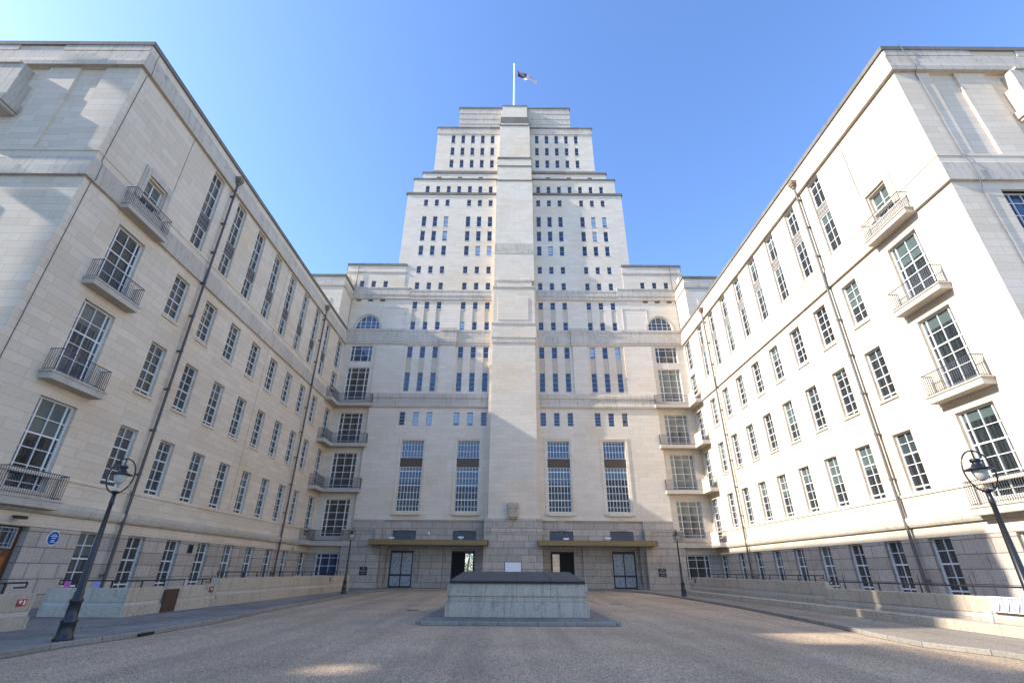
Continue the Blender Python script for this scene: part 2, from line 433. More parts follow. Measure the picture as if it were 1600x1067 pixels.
# ================================================================= THE WINGS
W = 20.22; Y0 = 16.65; YF = 51.2; GR = 3.18
YS = [23.82 + 3.085*i for i in range(8)]; WW = 1.27
def wing(sx):
    left = sx < 0
    t = thing('wing_building', (sx*28, 34, 0),
              'long pale stone wing left of the forecourt, shaded, with dark drainpipes and a wooden door' if left else
              'long pale stone wing on the right of the forecourt, its face in full sun', 'building')
    F = side(sx, W); E = Frame(lambda u, z, d=0.0: (sx*u, Y0-d, z), 0.0)
    big = (19.2, 21.1)
    holes = []
    for y in YS:
        holes += [(y, y+WW, 0.66, 3.16), (y, y+WW, 5.30, 8.27), (y, y+WW, 10.12, 13.03), (y, y+WW, 14.74, 17.5), (y, y+WW-0.1, 19.88, 25.76)]
    holes += [(big[0], big[1], 4.5, 8.25), (big[0], big[1], 9.25, 13.0), (big[0], big[1], 13.9, 17.42), (19.62, 20.95, 18.4, 20.98)]
    inn = (49.2, 50.75)
    ih = [(0.9, 3.12), (4.6, 8.25), (9.25, 13.0), (13.9, 17.42), (18.45, 21.65), (22.2, 25.7)]
    holes += [(inn[0], inn[1], a, b) for a, b in ih]
    if left: holes.append((19.3, 21.2, 0.0, 3.15))
    else: holes.append((18.9, 20.6, 0.7, 3.15))
    holes += [(21.36, 21.42, 20.2, 25.8)]
    up = MB()
    wall(up, F, Y0, YF, 5.25, 25.9, [h for h in holes if h[3] > 5.3], 0.24)
    wall(up, F, Y0, YF, 25.9, 27.7)
    wall(up, F, Y0, YF, 4.1, 5.25, [h for h in holes if h[2] < 5 and h[3] > 5.3], 0.24, 0.06)
    wall(up, F, Y0, YF, GR, 4.1, [], 0.24, 0.03)
    # end face with its tall recessed panels
    eh = [(22.08, 23.45, 19.88, 25.85), (25.1, 29.6, 19.88, 25.85), (31.2, 32.6, 19.88, 25.85), (34.5, 36, 19.88, 25.85)]
    if not left: eh += [(22.35, 24.6, 13.4, 17.62), (27.0, 29.2, 13.4, 17.62)]
    wall(up, E, W, 46, 0, 27.7, eh, 0.12)
    for a, b, p, q in eh:
        if p > 19: up.quad(E(a, p, -0.12), E(b, p, -0.12), E(b, q, -0.12), E(a, q, -0.12))
    up.build('wall', ASH, t)
    lo = MB(); wall(lo, F, Y0, YF, 0, GR, [h for h in holes if h[3] < 3.3], 0.3)
    lo.build('granite_base', GRAN, t)
    core = MB(); core.box(sx*(W+0.55), sx*38, Y0+0.45, YF+1.5, 0, 27.6); core.box(sx*38.02, sx*46, Y0+0.45, 34, 0, 27.6)
    core.quad(F(Y0, 27.62, 0), F(YF, 27.62, 0), F(YF, 27.62, -0.6), F(Y0, 27.62, -0.6)); core.build('roof', ASPH, t)
    # cornices run along the court face and turn the corner
    path = [(sx*W, YF), (sx*W, Y0), (sx*46, Y0)]
    if not left: path = path[::-1]
    def sw(prof, nm, m, pth=path):
        b = MB(); sgn = 1
        # 'out' must point towards the court / the street
        b.sweep(pth, [(o*(1 if left else 1), z) for o, z in prof]); b.build(nm, m, t)
    # travel direction: left wing runs towards the camera then outwards: its right side is the wall side, so flip sign
    s_ = -1 if left else -1
    P = lambda pr: [(s_*o, z) for o, z in pr]
    sw(P([(-0.3, 25.87), (0.20, 25.87), (0.22, 26.15), (0.20, 26.36), (0.13, 26.40), (0.12, 26.82), (0.06, 26.88), (0.05, 27.2), (0.02, 27.24), (-0.3, 27.24)]), 'cornice', COR)
    sw(P([(-0.35, 27.68), (0.10, 27.68), (0.10, 27.96), (-0.35, 27.96)]), 'coping', CAPM)
    sw(P([(-0.1, 18.10), (0.15, 18.10), (0.15, 18.66), (0.10, 18.70), (0.09, 19.22), (0.04, 19.32), (-0.1, 19.32)]), 'string_course', COR)
    sw(P([(-0.1, 19.72), (0.03, 19.72), (0.03, 19.86), (-0.1, 19.86)]), 'string_course', ASH)
    sw(P([(-0.1, 3.70), (0.16, 3.70), (0.22, 3.80), (0.26, 3.98), (0.24, 4.14), (0.08, 4.20), (-0.1, 4.20)]), 'cornice', COR)
    sw(P([(-0.1, 5.12), (0.12, 5.12), (0.12, 5.26), (-0.1, 5.26)]), 'sill_course', ASH)
    # windows
    if left:
        pan = [G_DARK]*5 + [G_CURT]*2; big_p = [G_DARK, G_CURT, G_GRN]
    else:
        pan = [G_GRN]*4 + [G_GRND]*4; big_p = [G_GRN]
    rr = random.Random(3 if left else 11)
    sills = MB(); sp = MB()
    for i, y in enumerate(YS):
        window(F, y, y+WW, 0.66, 3.16, [0.5], rowset(4), t, rr.choice([G_DARK, G_DARK, G_CURT]), thick=(0, 2))
        window(F, y, y+WW, 5.30, 8.27, [0.5], rowset(5), t, rr.choice(pan), thick=(0, 3), tcols=())
        window(F, y, y+WW, 10.12, 13.03, [0.5], rowset(5), t, rr.choice(pan), thick=(0, 2))
        window(F, y, y+WW, 14.74, 17.5, [0.5], rowset(5), t, rr.choice(pan), thick=(0, 2))
        z1, z2 = (21.5, 22.5) if left else (22.9, 23.7)
        window(F, y, y+WW-0.1, 19.88, z1, [0.5], rowset(2 if left else 4), t, rr.choice(pan), thick=(0,))
        window(F, y, y+WW-0.1, z2, 25.76, [0.5], [0.25, 0.5, 0.78] if left else [0.5, 0.82], t, rr.choice(pan), thick=(1,))
        for z in (10.12, 14.74):
            q = MB(); slab(q, F, y-0.07, y+WW+0.07, z-0.12, z-0.002, -0.05, 0.08); q.build('window_sill', ASH, t)
        q = MB(); slab(q, F, y+0.01, y+WW-0.11, z1+0.01, z2-0.01, -0.2, -0.14); q.build('metal_spandrel', SPM if left else SPMR, t)
    for z0, z1 in ((4.5, 8.25), (9.25, 13.0), (13.9, 17.42)):
        h = z1-z0
        window(F, big[0], big[1], z0, z1, [0.15, 0.5, 0.85], [0.08, 0.26, 0.44, 0.60, 0.78], t, rr.choice(big_p), thick=(3,), tcols=(0, 2), edge=0.07)
    window(F, 19.62, 20.95, 18.4, 20.98, [0.5], [0.4, 0.72], t, rr.choice(big_p), tcols=(0,))
    for k, (a, b) in enumerate(ih):
        window(F, inn[0], inn[1], a, b, [0.5], rowset(5 if b-a > 3 else 4), t, rr.choice(pan), thick=(0, 2))
    # moulded surround of the attic window
    sr = MB()
    for d, e in ((0.42, 0.07), (0.24, 0.12)):
        slab(sr, F, 19.62-d, 19.62-d+0.19, 19.4, 20.98+d*1.25, 0, e); slab(sr, F, 20.95+d-0.19, 20.95+d, 19.4, 20.98+d*1.25, 0, e)
        slab(sr, F, 19.62-d+0.19, 20.95+d-0.19, 20.98+d*1.25-0.2, 20.98+d*1.25, 0, e)
    sr.build('window_surround', COR, t)
    # balconies of the end bay
    for z0, z1, zr in ((3.84, 4.22, 5.22), (8.82, 9.19, 10.2), (13.52, 13.88, 14.88), (18.03, 18.38, 19.42)):
        b = MB(); slab(b, F, 18.68, 21.56, z0, z1, -0.02 if z0 > 4 else 0.1, 0.58)
        slab(b, F, 18.62, 21.62, z1-0.09, z1-0.002, 0.0, 0.62)
        bo = bevel(b.build('balcony', SLAB, t), 0.015)
        r = MB(); pts = [(18.74, 0.0), (18.74, 0.53), (21.5, 0.53), (21.5, 0.0)]
        for (ua, da), (ub, db) in zip(pts[:-1], pts[1:]):
            L = math.hypot(ub-ua, db-da); n = max(2, round(L/0.108))
            for z in (zr, z1+0.08):
                r.tube([F(ua, z, da), F(ub, z, db)], 0.02 if z == zr else 0.013, 6)
            for k in range(n+1):
                uu, dd = ua+(ub-ua)*k/n, da+(db-da)*k/n
                r.tube([F(uu, z1, dd), F(uu, zr, dd)], 0.012, 5)
        rl = r.mesh('railing', [RAIL]); ro = bpy.data.objects.new('railing', rl); col.objects.link(ro); ro.parent = bo
    # L-shaped balconies in the inner corner
    for z0, z1, zr in ((3.74, 4.15, 5.15), (8.8, 9.15, 10.2), (13.48, 13.85, 14.9), (17.98, 18.34, 19.4)):
        pl = [(W+0.02, 48.2), (W-0.82, 48.2), (W-0.82, 50.28), (15.72, 50.28), (15.72, 50.78), (16.02, 50.78), (16.02, 51.22), (W+0.02, 51.22)]
        b = MB().prism([(-x, y) for x, y in pl], z0, z1)
        if not left: b = b.mirrored()
        bo = bevel(b.build('balcony', SLAB, t), 0.012)
        r = MB(); pts = [(W, 48.27), (W-0.76, 48.27), (W-0.76, 50.34), (15.78, 50.34), (15.78, 50.76)]
        for (xa, ya), (xb, yb) in zip(pts[:-1], pts[1:]):
            L = math.hypot(xb-xa, yb-ya); n = max(2, round(L/0.11))
            for z in (zr, z1+0.08): r.tube([(-xa, ya, z), (-xb, yb, z)], 0.022, 5)
            for k in range(n+1):
                xx, yy = xa+(xb-xa)*k/n, ya+(yb-ya)*k/n
                r.tube([(-xx, yy, z1), (-xx, yy, zr)], 0.015, 4)
        if not left:
            r = r.mirrored()
            scr = MB().box(W-0.80, W-0.785, 48.35, 50.2, z1+0.03, zr-0.02); scr.build('railing_screen', CAMW, t)
        ro = bpy.data.objects.new('railing', r.mesh('railing', [RAIL])); col.objects.link(ro); ro.parent = bo
    # rainwater pipes with hopper heads
    for yp in (25.85, 44.15):
        p = MB(); x = sx*(W-0.24)
        p.tube([(x, yp, 26.5), (x, yp, 0.4)], 0.075, 10)
        z = 25.4
        while z > 0.6:
            p.tube([(x, yp, z), (x, yp, z-0.14)], 0.095, 10); p.box(x, sx*W, yp-0.09, yp+0.09, z-0.12, z-0.05); z -= 2.4
        po = p.build('drainpipe', PIPE if left else PIPER, t)
        h = MB(); s = sx
        for (w_, d_, a, b_) in ((0.24, 0.22, 26.75, 27.02), (0.19, 0.18, 26.6, 26.75), (0.12, 0.12, 26.4, 26.6)):
            h.box(sx*(W-0.24)-d_, sx*(W-0.24)+d_, yp-w_, yp+w_, a, b_)
        ho = bpy.data.objects.new('hopper_head', h.mesh('hopper_head', [HOP])); col.objects.link(ho); ho.parent = po
    # movement joint and the lightning conductor by the corner
    c = MB(); slab(c, F, 35.45, 35.475, 0.1, 25.8, -0.01, 0.004); c.build('movement_joint', PIPE, t)
    c = MB()
    if left:
        cc = [F(17.05, 27.6, 0.14), F(17.05, 26.9, 0.15), F(17.05, 25.8, 0.26), F(17.05, 25.7, 0.03), F(17.0, 19.4, 0.03), F(17.0, 19.2, 0.15), F(17.0, 18.2, 0.2), F(17.0, 18.0, 0.03), F(17.0, 4.4, 0.03)]
        c.tube(cc, 0.014, 5)
        c.build('lightning_conductor', PIPE, t)
    if not left:
        c = MB(); rj = random.Random(5)
        pts = [E(21.18, 28.05, -0.1), E(21.18, 28.05, 0.16), E(21.22, 27.2, 0.16), E(21.28, 25.95, 0.3), E(21.3, 25.7, 0.06)]
        z = 25.2
        while z > 6: pts.append(E(21.32+0.012*(25-z)+rj.uniform(-0.012, 0.012), z, 0.05+(0.17 if 18 < z < 19.4 else 0))); z -= 0.55
        c.tube(pts, 0.022, 6); c.build('cable_conduit', RAIL, t)
        for a, b in ((22.35, 24.6), (27.0, 29.2)):
            window(E, a, b, 13.4, 17.62, [0.25, 0.5, 0.75], [0.18, 0.35, 0.52, 0.69, 0.86], t, G_BLUE, rec=0.3)
    # stepped stone bay hanging high on the street face
    o = MB(); S = lambda x0, x1, z0, z1, d: slab(o, E, x0, x1, z0, z1, -0.3, d)
    S(25.95, 28.8, 24.35, 25.55, 0.42); S(25.6, 29.1, 22.8, 24.35, 0.62); S(25.4, 29.4, 22.35, 22.8, 0.8); S(25.5, 29.3, 22.2, 22.35, 0.7); S(26.2, 28.6, 25.55, 25.72, 0.5)
    bevel(o.build('oriel_bay', COR, t), 0.02)
    # raised parapet blocks
    for pa, pb in ((W+0.02, 25.0), (27.5, 31.0)):
        o = MB(); slab(o, E, pa, pb, 27.24, 27.7, -0.3, 0.06); o.build('parapet_block', COR, t)
    if left:
        o = MB(); S(26.2, 30.5, 8.0, 18.05, 0.42); o.build('metal_bay', DARKM, t)
        # door in the granite base
        d = MB(); d.quad(F(19.3, 0, -0.3), F(21.2, 0, -0.3), F(21.2, 3.15, -0.3), F(19.3, 3.15, -0.3))
        d.build('door_recess', WOODD, t)
        d = MB(); slab(d, F, 19.35, 20.9, 0.0, 2.05, -0.29, -0.22); slab(d, F, 19.35, 20.9, 2.05, 2.3, -0.29, -0.18, 1)
        for a, b in ((19.45, 20.05), (20.2, 20.8)):
            for p, q in ((0.15, 0.85), (1.0, 1.9)):
                slab(d, F, a, b, p, q, -0.22, -0.19, 0); slab(d, F, a+0.07, b-0.07, p+0.07, q-0.07, -0.19, -0.175, 1)
        do = d.build('door', [WOOD, WOODD], t)
        window(F, 19.35, 20.9, 2.32, 3.1, [0.12, 0.34, 0.56, 0.78, 0.9], [0.22, 0.78], t, G_DARK, frame=GREYF, rec=0.2, edge=0.05, bar=0.025)
        tx = bpy.data.curves.new('door_lettering', 'FONT'); tx.body = 'STAFF ONLY'; tx.size = 0.13; tx.extrude = 0.004; tx.align_x = 'CENTER'
        to = bpy.data.objects.new('tmp', tx); col.objects.link(to)
        me = bpy.data.meshes.new_from_object(to.evaluated_get(bpy.context.evaluated_depsgraph_get())); bpy.data.objects.remove(to)
        me.materials.clear(); me.materials.append(SIGNW)
        lt = bpy.data.objects.new('lettering', me); col.objects.link(lt); lt.parent = do
        lt.matrix_world = Matrix.Translation(F(20.2, 2.12, -0.165)) @ Matrix.Rotation(R(90), 4, 'Z') @ Matrix.Rotation(R(90), 4, 'X')
    else:
        window(F, 18.9, 20.6, 0.7, 3.15, [0.33, 0.66], rowset(4), t, G_PALE, thick=(0, 2))
    return t
WL = wing(-1)
WR = wing(1)

# small things fixed to the left wing
def lathe_x(mb, x0, x1, y, z, r, seg=28, mi=0):
    vs = []
    for xx in (x0, x1): vs += [(xx, y+r*math.cos(2*math.pi*k/seg), z+r*math.sin(2*math.pi*k/seg)) for k in range(seg)]
    mb.add(vs, [tuple(range(seg)), tuple(range(seg, 2*seg))] + [(k, (k+1) % seg, seg+(k+1) % seg, seg+k) for k in range(seg)], mi)
t = thing('blue_plaque', (-W, 22.44, 2.79), 'round blue plaque with a pale rim on the granite base beside the wooden door', 'plaque')
b = MB(); lathe_x(b, -W, -W+0.03, 22.44, 2.79, 0.30); b.build('rim', SIGNW, t)
b = MB(); lathe_x(b, -W+0.03, -W+0.045, 22.44, 2.79, 0.265); b.build('face', BLUE, t)
b = MB()
for z, w in ((2.93, 0.20), (2.87, 0.36), (2.79, 0.18), (2.70, 0.16), (2.64, 0.22)):
    k = -w/2
    while k < w/2: b.box(-W+0.045, -W+0.05, 22.44+k, 22.44+k+0.028, z-0.016, z+0.016); k += 0.042
b.build('lettering', SIGNW, t)
b = MB(); b.box(-W, -W+0.03, 32.1, 32.6, 2.5, 3.0); b.box(-W+0.03, -W+0.04, 32.15, 32.55, 2.55, 2.95, 1)
tag(b.build('wall_plate', [PIPE, DARKM]), 'small dark square plate on the granite base of the shaded wing', 'plate')
t = thing('security_camera', (-W+0.1, 47.5, 3.5), 'white security camera beside the far drainpipe of the shaded wing', 'camera')
MB().tube([(-W, 47.5, 3.5), (-W+0.25, 47.4, 3.5)], 0.03, 8).build('bracket', CAMW, t)
MB().tube([(-W+0.2, 47.6, 3.45), (-W+0.42, 47.1, 3.35)], 0.09, 12).build('body', CAMW, t)
t = thing('floodlight', (-W+0.2, 19.9, 3.4), 'small black floodlight above the wooden door of the shaded wing', 'light')
MB().tube([(-W, 20.2, 3.5), (-W+0.3, 20.2, 3.45)], 0.03, 6).build('bracket', BLACK, t)
MB().box(-W+0.25, -W+0.42, 20.05, 20.5, 3.38, 3.5).build('lamp_head', BLACK, t)

# ================================================================= THE TOWER
T = thing('tower_building', (0, 60, 0), 'tall stepped white stone tower with a central pylon at the end of the forecourt', 'building')
FR = front(YF); FM = front(50.8)
def sc(z, y): return 1.6 + (z-1.6)*y/51.2
MC = [12.33, 10.83, 9.33, 6.32, 4.82, 3.32]
holes_T = []; wins = []; backs = []
def strip(cx, w, z0, z1, ws, face, nrows, pane_list):
    """one recessed strip with windows ws [(z0, z1)] and stone between"""
    holes_T.append((face, (cx-w/2, cx+w/2, z0, z1)))
    for a, b in ws: wins.append((face, cx, w, a, b, nrows if isinstance(nrows, int) else nrows[ws.index((a, b))], pane_list))
    zz = z0
    for a, b in sorted(ws):
        if a > zz+0.05: backs.append((face, cx-w/2, cx+w/2, zz, a))
        zz = b
for s in (-1, 1):
    for cx in MC:
        x = s*cx
        strip(x, 0.62, 19.98, 25.62, [(20.0, 22.3), (24.15, 25.62)], 'A', (4, 2), 'b')
        strip(x, 0.58, 27.88, 31.8, [(27.9, 29.0), (30.77, 31.8)], 'A', 2, 'b')
        strip(x, 0.56, 33.58, 34.66, [(33.6, 34.66)], 'A', 2, 'b')
        strip(x, 0.56, 36.03, 37.15, [(36.05, 37.15)], 'A', 2, 'b')
        strip(x, 0.60, 38.85, 40.42, [(38.87, 40.42)], 'A', 2, 'b')
        strip(x, 0.60, 41.2, 45.36, [(41.22, 42.88), (43.62, 45.36)], 'A', 2, 'b')
        strip(x, 0.56, 47.18, 48.35, [(47.2, 48.35)], 'A', 2, 'b')
    for cx in (12.33, 10.83, 9.33, 7.85, 6.33, 4.85, 3.38): strip(s*cx, 0.54, 49.68, 50.94, [(49.7, 50.94)], 'B', 2, 'b')
    for cx in (9.28, 7.79, 6.31, 4.83, 3.34): strip(s*cx, 0.56, 54.65, 61.3, [(54.68, 56.23), (57.15, 58.73), (59.6, 61.3)], 'C', 2, 'b')
hA = [h for f, h in holes_T if f == 'A']; hB = [h for f, h in holes_T if f == 'B']; hC = [h for f, h in holes_T if f == 'C']
FB = front(51.3); FC = front(51.45)
FA_ = {'A': FR, 'B': FB, 'C': FC}
m = MB()
wall(m, FR, -13.0, 13.0, 18.0, 33.4, hA, 0.3)
wall(m, FR, -15.0, 15.0, 33.4, 49.5, hA, 0.26)
for s in (-1, 1): m.quad((s*15, YF, 33.4), (s*15, 62, 33.4), (s*15, 62, 49.5), (s*15, YF, 49.5))
wall(m, FB, -14.3, 14.3, 49.5, 52.3, hB, 0.26)
wall(m, FC, -11.72, 11.72, 53.6, 61.5, hC, 0.26)
for s in (-1, 1):
    m.quad((s*14.3, 51.3, 49.5), (s*14.3, 74, 49.5), (s*14.3, 74, 52.3), (s*14.3, 51.3, 52.3))
    m.quad((s*11.72, 51.45, 53.6), (s*11.72, 73, 53.6), (s*11.72, 73, 61.5), (s*11.72, 51.45, 61.5))
slots = [(x-0.32, x+0.32, 52.48, 52.78) for s in (-1, 1) for x in (s*10.85, s*7.85, s*4.85)]
wall(m, front(51.38), -13.2, 13.2, 52.3, 53.6, slots, 0.3)
for s in (-1, 1): m.quad((s*13.2, 51.38, 52.3), (s*13.2, 73.5, 52.3), (s*13.2, 73.5, 53.6), (s*13.2, 51.38, 53.6))
q_ = MB(); q_.box(-8.6, 8.6, 51.6, 70, 61.6, sc(67.0, 51.6)); q_.build('upper_block', COR, T)
m.build('wall', ASHT, T)
for f, a, b, z0, z1 in backs:
    bk = MB(); slab(bk, FA_[f], a, b, z0, z1, -0.27, -0.05 if z0 < 40 else -0.012)
    bk.build('recessed_spandrel', SPND if z0 < 40 else ASHT, T)
# core keeps daylight out of the hollow shell
c = MB(); c.box(-14.6, 14.6, 51.9, 75, 4.6, 49.3); c.box(-11.4, 11.4, 52.0, 72.8, 49.3, 61.6); c.box(-14, 14, 51.95, 73.8, 49.3, 52.1)
c.box(-20.5, -14.61, 51.9, 66, 0.0, 37.0); c.box(14.61, 20.5, 51.9, 66, 0.0, 37.0)
c.build('roof', ASPH, T)
# small windows: the hundred that show largest as parts, the rest together
n_big = 0; stuff = MB(); stuffp = MB()
wins.sort(key=lambda k: -((k[4]-k[3])*k[2] / (48 + k[3])**2))
rt = random.Random(21)
def near_tower(F, x, w, a, b, nr, pane, bigpane=False):
    o = window(F, x-w/2, x+w/2, a, b, [], [i/nr for i in range(1, nr)], T, pane, frame=GREYF, rec=0.16, bar=0.05, edge=0.045)
    q = MB().box(-w/2-0.02, w/2+0.02, -0.19, -0.05, -0.07, -0.003); q = q.mesh('sill', [ASHT])
    so = bpy.data.objects.new('sill', q); col.objects.link(so); so.parent = o
    return o
low = []
for s in (-1, 1):
    for cx in (12.3, 10.8, 9.3, 6.28, 4.78, 3.28): low.append(s*cx)
T2 = [(-10.85, 'T'), (-4.85, 'T'), (4.85, 'T'), (10.85, 'T')]
budget = 100 - 12 - 8 - 2*4*2
for i, (f, x, w, a, b, nr, pl) in enumerate(wins):
    F = FA_[f]
    if i < budget:
        near_tower(F, x, w, a, b, nr, G_BLUE if rt.random() < 0.85 else G_SKY)
    else:
        q = MB()
        for (p0, p1, q0, q1) in ((-w/2, -w/2+.045, 0, b-a), (w/2-.045, w/2, 0, b-a), (-w/2, w/2, 0, .045), (-w/2, w/2, b-a-.045, b-a), (-w/2, w/2, (b-a)/2-.025, (b-a)/2+.025)):
            slab(stuff, F, x+p0, x+p1, a+q0, a+q1, -0.20, -0.15 + (0.003 if q1-q0 < 0.06 else 0), 0)
        slab(stuff, F, x-w/2-0.02, x+w/2+0.02, a-0.07, a-0.003, -0.11, 0.03, 2)
        stuff.quad(F(x-w/2, a, -0.185), F(x+w/2, a, -0.185), F(x+w/2, b, -0.185), F(x-w/2, b, -0.185), 1)
tag(stuff.build('upper_windows', [GREYF, G_BLUE, ASHT], T), kind='stuff')

# lower front and entrance storey
lowh = [(x-0.31, x+0.31, 15.92, 17.42) for x in low]
tall = [(-12.0, -9.62), (-6.0, -3.62), (3.62, 6.0), (9.62, 12.0)]
m = MB()
wall(m, FM, -16.04, 16.04, 6.2, 19.6, lowh + [(a, b, 7.0, 14.25) for a, b in tall], 0.34)
for s in (-1, 1): m.quad((s*16.04, 50.8, 6.2), (s*16.04, 51.2, 6.2), (s*16.04, 51.2, 19.6), (s*16.04, 50.8, 19.6))
m.quad((-16.04, 50.8, 19.6), (16.04, 50.8, 19.6), (16.04, 51.3, 19.6), (-16.04, 51.3, 19.6))
m.build('lower_front_wall', ASHT, T)
for i, x in enumerate(low):
    window(FM, x-0.31, x+0.31, 15.92, 17.42, [], [0.25, 0.5, 0.75], T, G_SKY if x < -3.5 and x > -12 else G_BLUE, frame=GREYF, rec=0.2, bar=0.05, edge=0.045)
cs = [i/7 for i in range(1, 7)]
for a, b in tall:
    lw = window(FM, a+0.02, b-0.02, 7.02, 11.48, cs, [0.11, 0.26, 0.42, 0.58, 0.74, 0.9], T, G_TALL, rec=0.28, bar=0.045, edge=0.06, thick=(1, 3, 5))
    window(FM, a+0.02, b-0.02, 12.42, 14.22, cs, [0.4, 0.78], T, G_BLUE, rec=0.28, bar=0.045, edge=0.06)
    p = MB(); slab(p, FM, a, b, 11.48, 12.42, -0.3, -0.18); p.build('bronze_spandrel', BRZ, T)
    p = MB()
    slab(p, FM, a-0.3, a-0.16, 6.9, 14.6, 0, 0.05); slab(p, FM, b+0.16, b+0.3, 6.9, 14.6, 0, 0.05); slab(p, FM, a-0.3, b+0.3, 14.46, 14.66, 0, 0.06)
    slab(p, FM, a-0.34, b+0.34, 6.68, 6.9, 0, 0.2); slab(p, FM, a, b, 6.62, 6.98, 0.0, 0.28)
    bevel(p.build('window_surround', ASHT, T), 0.01)
# bands
def band(prof, x0, x1, y, nm='string_course', mat=COR, ret=0.0):
    b = MB()
    pth = [(x0, y), (x1, y)]
    if ret:
        pth = [(x0, y+ret), (x0, y), (x1, y), (x1, y+ret)]
    b.sweep(pth, prof); return b.build(nm, mat, T)
for s in (-1, 1):
    a, b = (-16.04, -2.8) if s < 0 else (2.8, 16.04)
    band([(-0.05, 17.93), (0.16, 17.93), (0.18, 18.15), (0.12, 18.4), (0.12, 18.95), (0.2, 19.0), (0.2, 19.3), (0.1, 19.34), (0.05, 19.6), (-0.05, 19.6)], a, b, 50.8)
    a, b = (-13.0, -2.75) if s < 0 else (2.75, 13.0)
    band([(-0.05, 25.75), (0.1, 25.75), (0.12, 26.0), (0.16, 26.1), (0.16, 26.6), (0.08, 26.66), (0.08, 27.5), (0.12, 27.55), (0.12, 27.85), (-0.05, 27.87)], a, b, 51.2)
    band([(-0.05, 32.05), (0.14, 32.05), (0.14, 32.5), (0.2, 32.55), (0.2, 32.9), (0.1, 33.0), (0.1, 33.2), (0.14, 33.22), (0.14, 33.45), (-0.05, 33.47)], a, b, 51.2)
    band([(-0.1, 49.2), (0.14, 49.2), (0.14, 49.55), (-0.2, 49.55)], *( (-15.06, -2.4) if s < 0 else (2.4, 15.06)), 51.2, 'coping', CAPM, 0.3)
    band([(-0.1, 52.1), (0.1, 52.1), (0.1, 52.36), (-0.2, 52.36)], *((-14.36, -2.4) if s < 0 else (2.4, 14.36)), 51.3, 'coping', CAPM, 0.3)
    band([(-0.1, 53.35), (0.1, 53.35), (0.1, 53.68), (-0.2, 53.68)], *((-13.26, -2.4) if s < 0 else (2.4, 13.26)), 51.38, 'coping', CAPM, 0.3)
    band([(-0.1, 53.9), (0.08, 53.9), (0.08, 54.1), (-0.1, 54.1)], *((-11.76, -2.4) if s < 0 else (2.4, 11.76)), 51.45, 'string_course', COR, 0.3)
    band([(-0.1, 61.45), (0.1, 61.45), (0.1, 61.8), (0.05, 61.85), (0.05, 62.7), (-0.1, 62.7)], *((-11.72, -2.3) if s < 0 else (2.3, 11.72)), 51.45, 'cornice', COR, 0.4)
    band([(-0.3, 62.7), (0.12, 62.7), (0.12, 62.98), (-0.3, 62.98)], *((-11.78, -2.3) if s < 0 else (2.3, 11.78)), 51.45, 'coping', CAPM, 0.4)
    for z in (63.9, 65.0, 66.2): band([(-0.1, z), (0.05, z), (0.05, z+0.12), (-0.1, z+0.12)], *((-8.62, -2.2) if s < 0 else (2.2, 8.62)), 51.6, 'string_course', COR, 0.2)
    band([(-0.3, sc(66.85, 51.6)), (0.1, sc(66.85, 51.6)), (0.1, sc(67.15, 51.6)), (-0.3, sc(67.15, 51.6))], *((-8.66, -2.1) if s < 0 else (2.1, 8.66)), 51.6, 'coping', CAPM, 0.4)
    # pier between the window groups
    p = MB(); x0, x1 = sorted((s*6.98, s*8.72))
    p.box(x0, x1, 50.98, 51.3, 19.6, 25.72); p.build('pier', ASHT, T)
    p = MB(); p.sweep([(x0-0.05, 51.1), (x0-0.05, 50.95), (x1+0.05, 50.95), (x1+0.05, 51.1)], [(-0.1, 25.7), (0.06, 25.7), (0.1, 26.0), (0.14, 26.1), (0.14, 26.6), (0.06, 26.66), (0.06, 27.55), (0.12, 27.6), (0.12, 28.0), (-0.1, 28.02)])
    p.build('pier_cap', COR, T)
    # raised frame between window groups and side bays
    p = MB(); x0, x1 = sorted((s*13.02, s*16.3))
    p.box(x0, x1, 51.05, 51.3, 19.6, 25.7)
    p.build('pier', ASHT, T)

